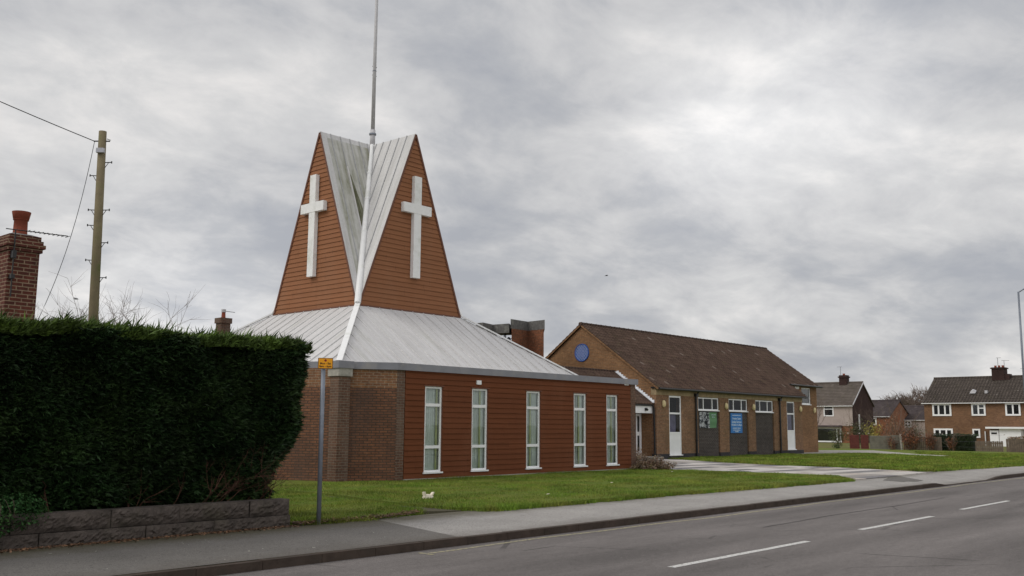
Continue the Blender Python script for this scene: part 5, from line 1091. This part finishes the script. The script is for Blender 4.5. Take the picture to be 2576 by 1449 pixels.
bush('beech_bush', 'narrow rust-brown sapling left of the dark green garden hedge', 'bush', (75.7, 25.5, .85), (.35, .4, .6), 800, 'brownleaf', .045)
bush('beech_bush', 'thin rust-brown sapling in front of the dark green garden hedge', 'bush', (75.6, 23.9, .75), (.3, .35, .5), 420, 'brownleaf', .045)
bush('beech_bush', 'small rust-brown bush in front of the broken grey fence panel', 'bush', (75.6, 28.3, .65), (.3, .4, .5), 500, 'brownleaf', .045)
bush('forsythia_bush', 'yellow-flowering bush behind the red and grey fence panels', 'bush', (80, 31.5, 1.6), (.6, .75, .75), 800, 'yellowleaf', .055)
bush('garden_bush', 'dull green bush left of the yellow-flowering bush', 'bush', (81, 33.3, 1.3), (.8, 1.1, 1.0), 1800, 'greenleaf', .055)
bush('garden_bush', 'brownish loose bush right of the yellow-flowering bush', 'bush', (82, 30.6, 1.5), (.8, .9, 1.3), 1100, 'heather', .05, 12)
bush('garden_bush', 'green-brown bush in front of the low grey house', 'bush', (84, 29.7, 1.3), (.8, .9, .9), 1300, 'greenleaf', .055)
bush('garden_bush', 'round dark green shrub before the window of the rendered house', 'bush', (90, 38.8, .9), (.6, .8, .8), 1500, 'greenleaf', .05)
bush('garden_bush', 'tiny bright green plant at the foot of the weathered fence panel', 'bush', (75.5, 32.7, .35), (.2, .35, .22), 500, 'ivy', .035, 2)
bush('heather_shrub', 'low brown-purple heather clump at the right corner of the church', 'shrub', (31.0, 20.75, .28), (.75, .85, .36), 9000, 'heather', .03, 10)
bush('hedge_plant', 'sparse leafless plant by the porch step behind the heather', 'shrub', (36.5, 25.4, .42), (.9, .6, .35), 1600, 'heather', .03, 14)

# ================================================================== TREES (bare)
def bare_tree(label, c, h, spread, depth=4, n=4, group=None, mat='twig'):
    t = thing('bare_tree', label, 'tree', (c[0], c[1], .15), group)
    g = MB(); top = Vector((c[0], c[1], .15+h*.3)); g.tube([(c[0], c[1], .1), tuple(top)], [.025*h, .018*h], 7); g.build('trunk', M['bark'], t)
    g = MB()
    for i in range(6 if group else 11): twigs(g, tuple(top-Vector((0, 0, random.uniform(0, .1)*h))), (random.gauss(0, spread), random.gauss(0, spread), 1), h*.42, .0055*h*(4 if group else 1), depth-1, .42, n)
    g.build('crown', M[mat], t); return t
bare_tree('leafless tree showing above the hedge between chimney and telegraph pole', (14.6, 35.5), 6.2, .6, 4, 6)
bare_tree('leafless tree showing above the hedge just right of the telegraph pole', (16.9, 35.0), 6.1, .45, 4, 5)
bare_tree('sparse leafless tree showing above the hedge left of the telegraph pole', (12.9, 33.0), 5.5, .7, 4, 5)
protos = [bare_tree('hazy leafless tree in the far row behind the low grey house', (0, 0), 7, 1.0, 4, 5, 'far row of leafless trees on the skyline') for _ in range(2)]
for i in range(22):
    y = 63+i*1.05+random.uniform(-.4, .4); h = 1.0+(.32 if i < 5 else .12 if i < 10 else 0)+random.uniform(-.08, .08)-(.25 if i > 16 else 0)
    src = protos[i % 2]
    if i < 2: t = src
    else:
        t = src.copy(); COL.objects.link(t)
        for chd in list(src.children): d_ = chd.copy(); COL.objects.link(d_); d_.parent = t
    t.location = (190+random.uniform(-5, 6), y, .1); t.rotation_euler = (0, 0, random.uniform(0, 6.28)); t.scale = (h, h, h)
bare_tree('leafless treetop just showing over the far end of the hall roof', (80, 36.5), 4.6, .5, 3, 4)

# ================================================================== LAMP POST
lp = thing('street_lamp', 'tall slim grey street lamp column at the right edge', 'street lamp', (50.6, 12.55, .15))
g = MB(); g.tube([(50.6, 12.55, .1), (50.6, 12.55, 1.6)], .085, 12); g.tube([(50.6, 12.55, 1.6), (50.62, 12.53, 8.4)], [.055, .045], 12); g.build('column', M['grey_metal'], lp, True)
g = MB(); g.tube([(50.62, 12.53, 8.38), (50.66, 12.3, 8.52), (50.75, 11.6, 8.56)], .035, 8); g.build('arm', M['grey_metal'], lp)
g = MB(); g.tube([(50.75, 11.6, 8.55), (50.78, 11.45, 8.55), (50.82, 11.1, 8.53), (50.84, 10.9, 8.51)], [.05, .1, .12, .05], 10); g.build('lamp_head', M['mast'], lp)

# ================================================================== BIRDS
def bird(label, p, s, ax=0):
    t = thing('bird', label, 'bird', p); p = Vector(p); a = Vector((math.cos(ax), math.sin(ax), .1)).normalized(); b = Vector((-a.y, a.x, 0))
    g = MB(); g.tube([p-a*.5*s, p-a*.3*s, p, p+a*.25*s, p+a*.36*s, p+a*.45*s], [.02*s, .06*s, .1*s, .08*s, .06*s, .01*s], 8); 
    for sd_ in (-1, 1): g.poly([p+a*.12*s, p+b*sd_*.45*s+U0*.22*s+a*.1*s, p+b*sd_*.95*s+U0*.1*s-a*.12*s, p+b*sd_*.4*s+U0*.16*s-a*.14*s, p-a*.12*s])
    g.poly([p-a*.3*s, p-a*.66*s+b*.1*s, p-a*.66*s-b*.1*s]); g.build('body', M['bird'], t)
bird('small dark bird flying just right of the leafless trees above the hedge', (29.2, 67.2, 10.36), .42, 2.2)
bird('tiny dark bird high in the sky above the hall roof', (57.7, 42.3, 13.0), .30, -.6)
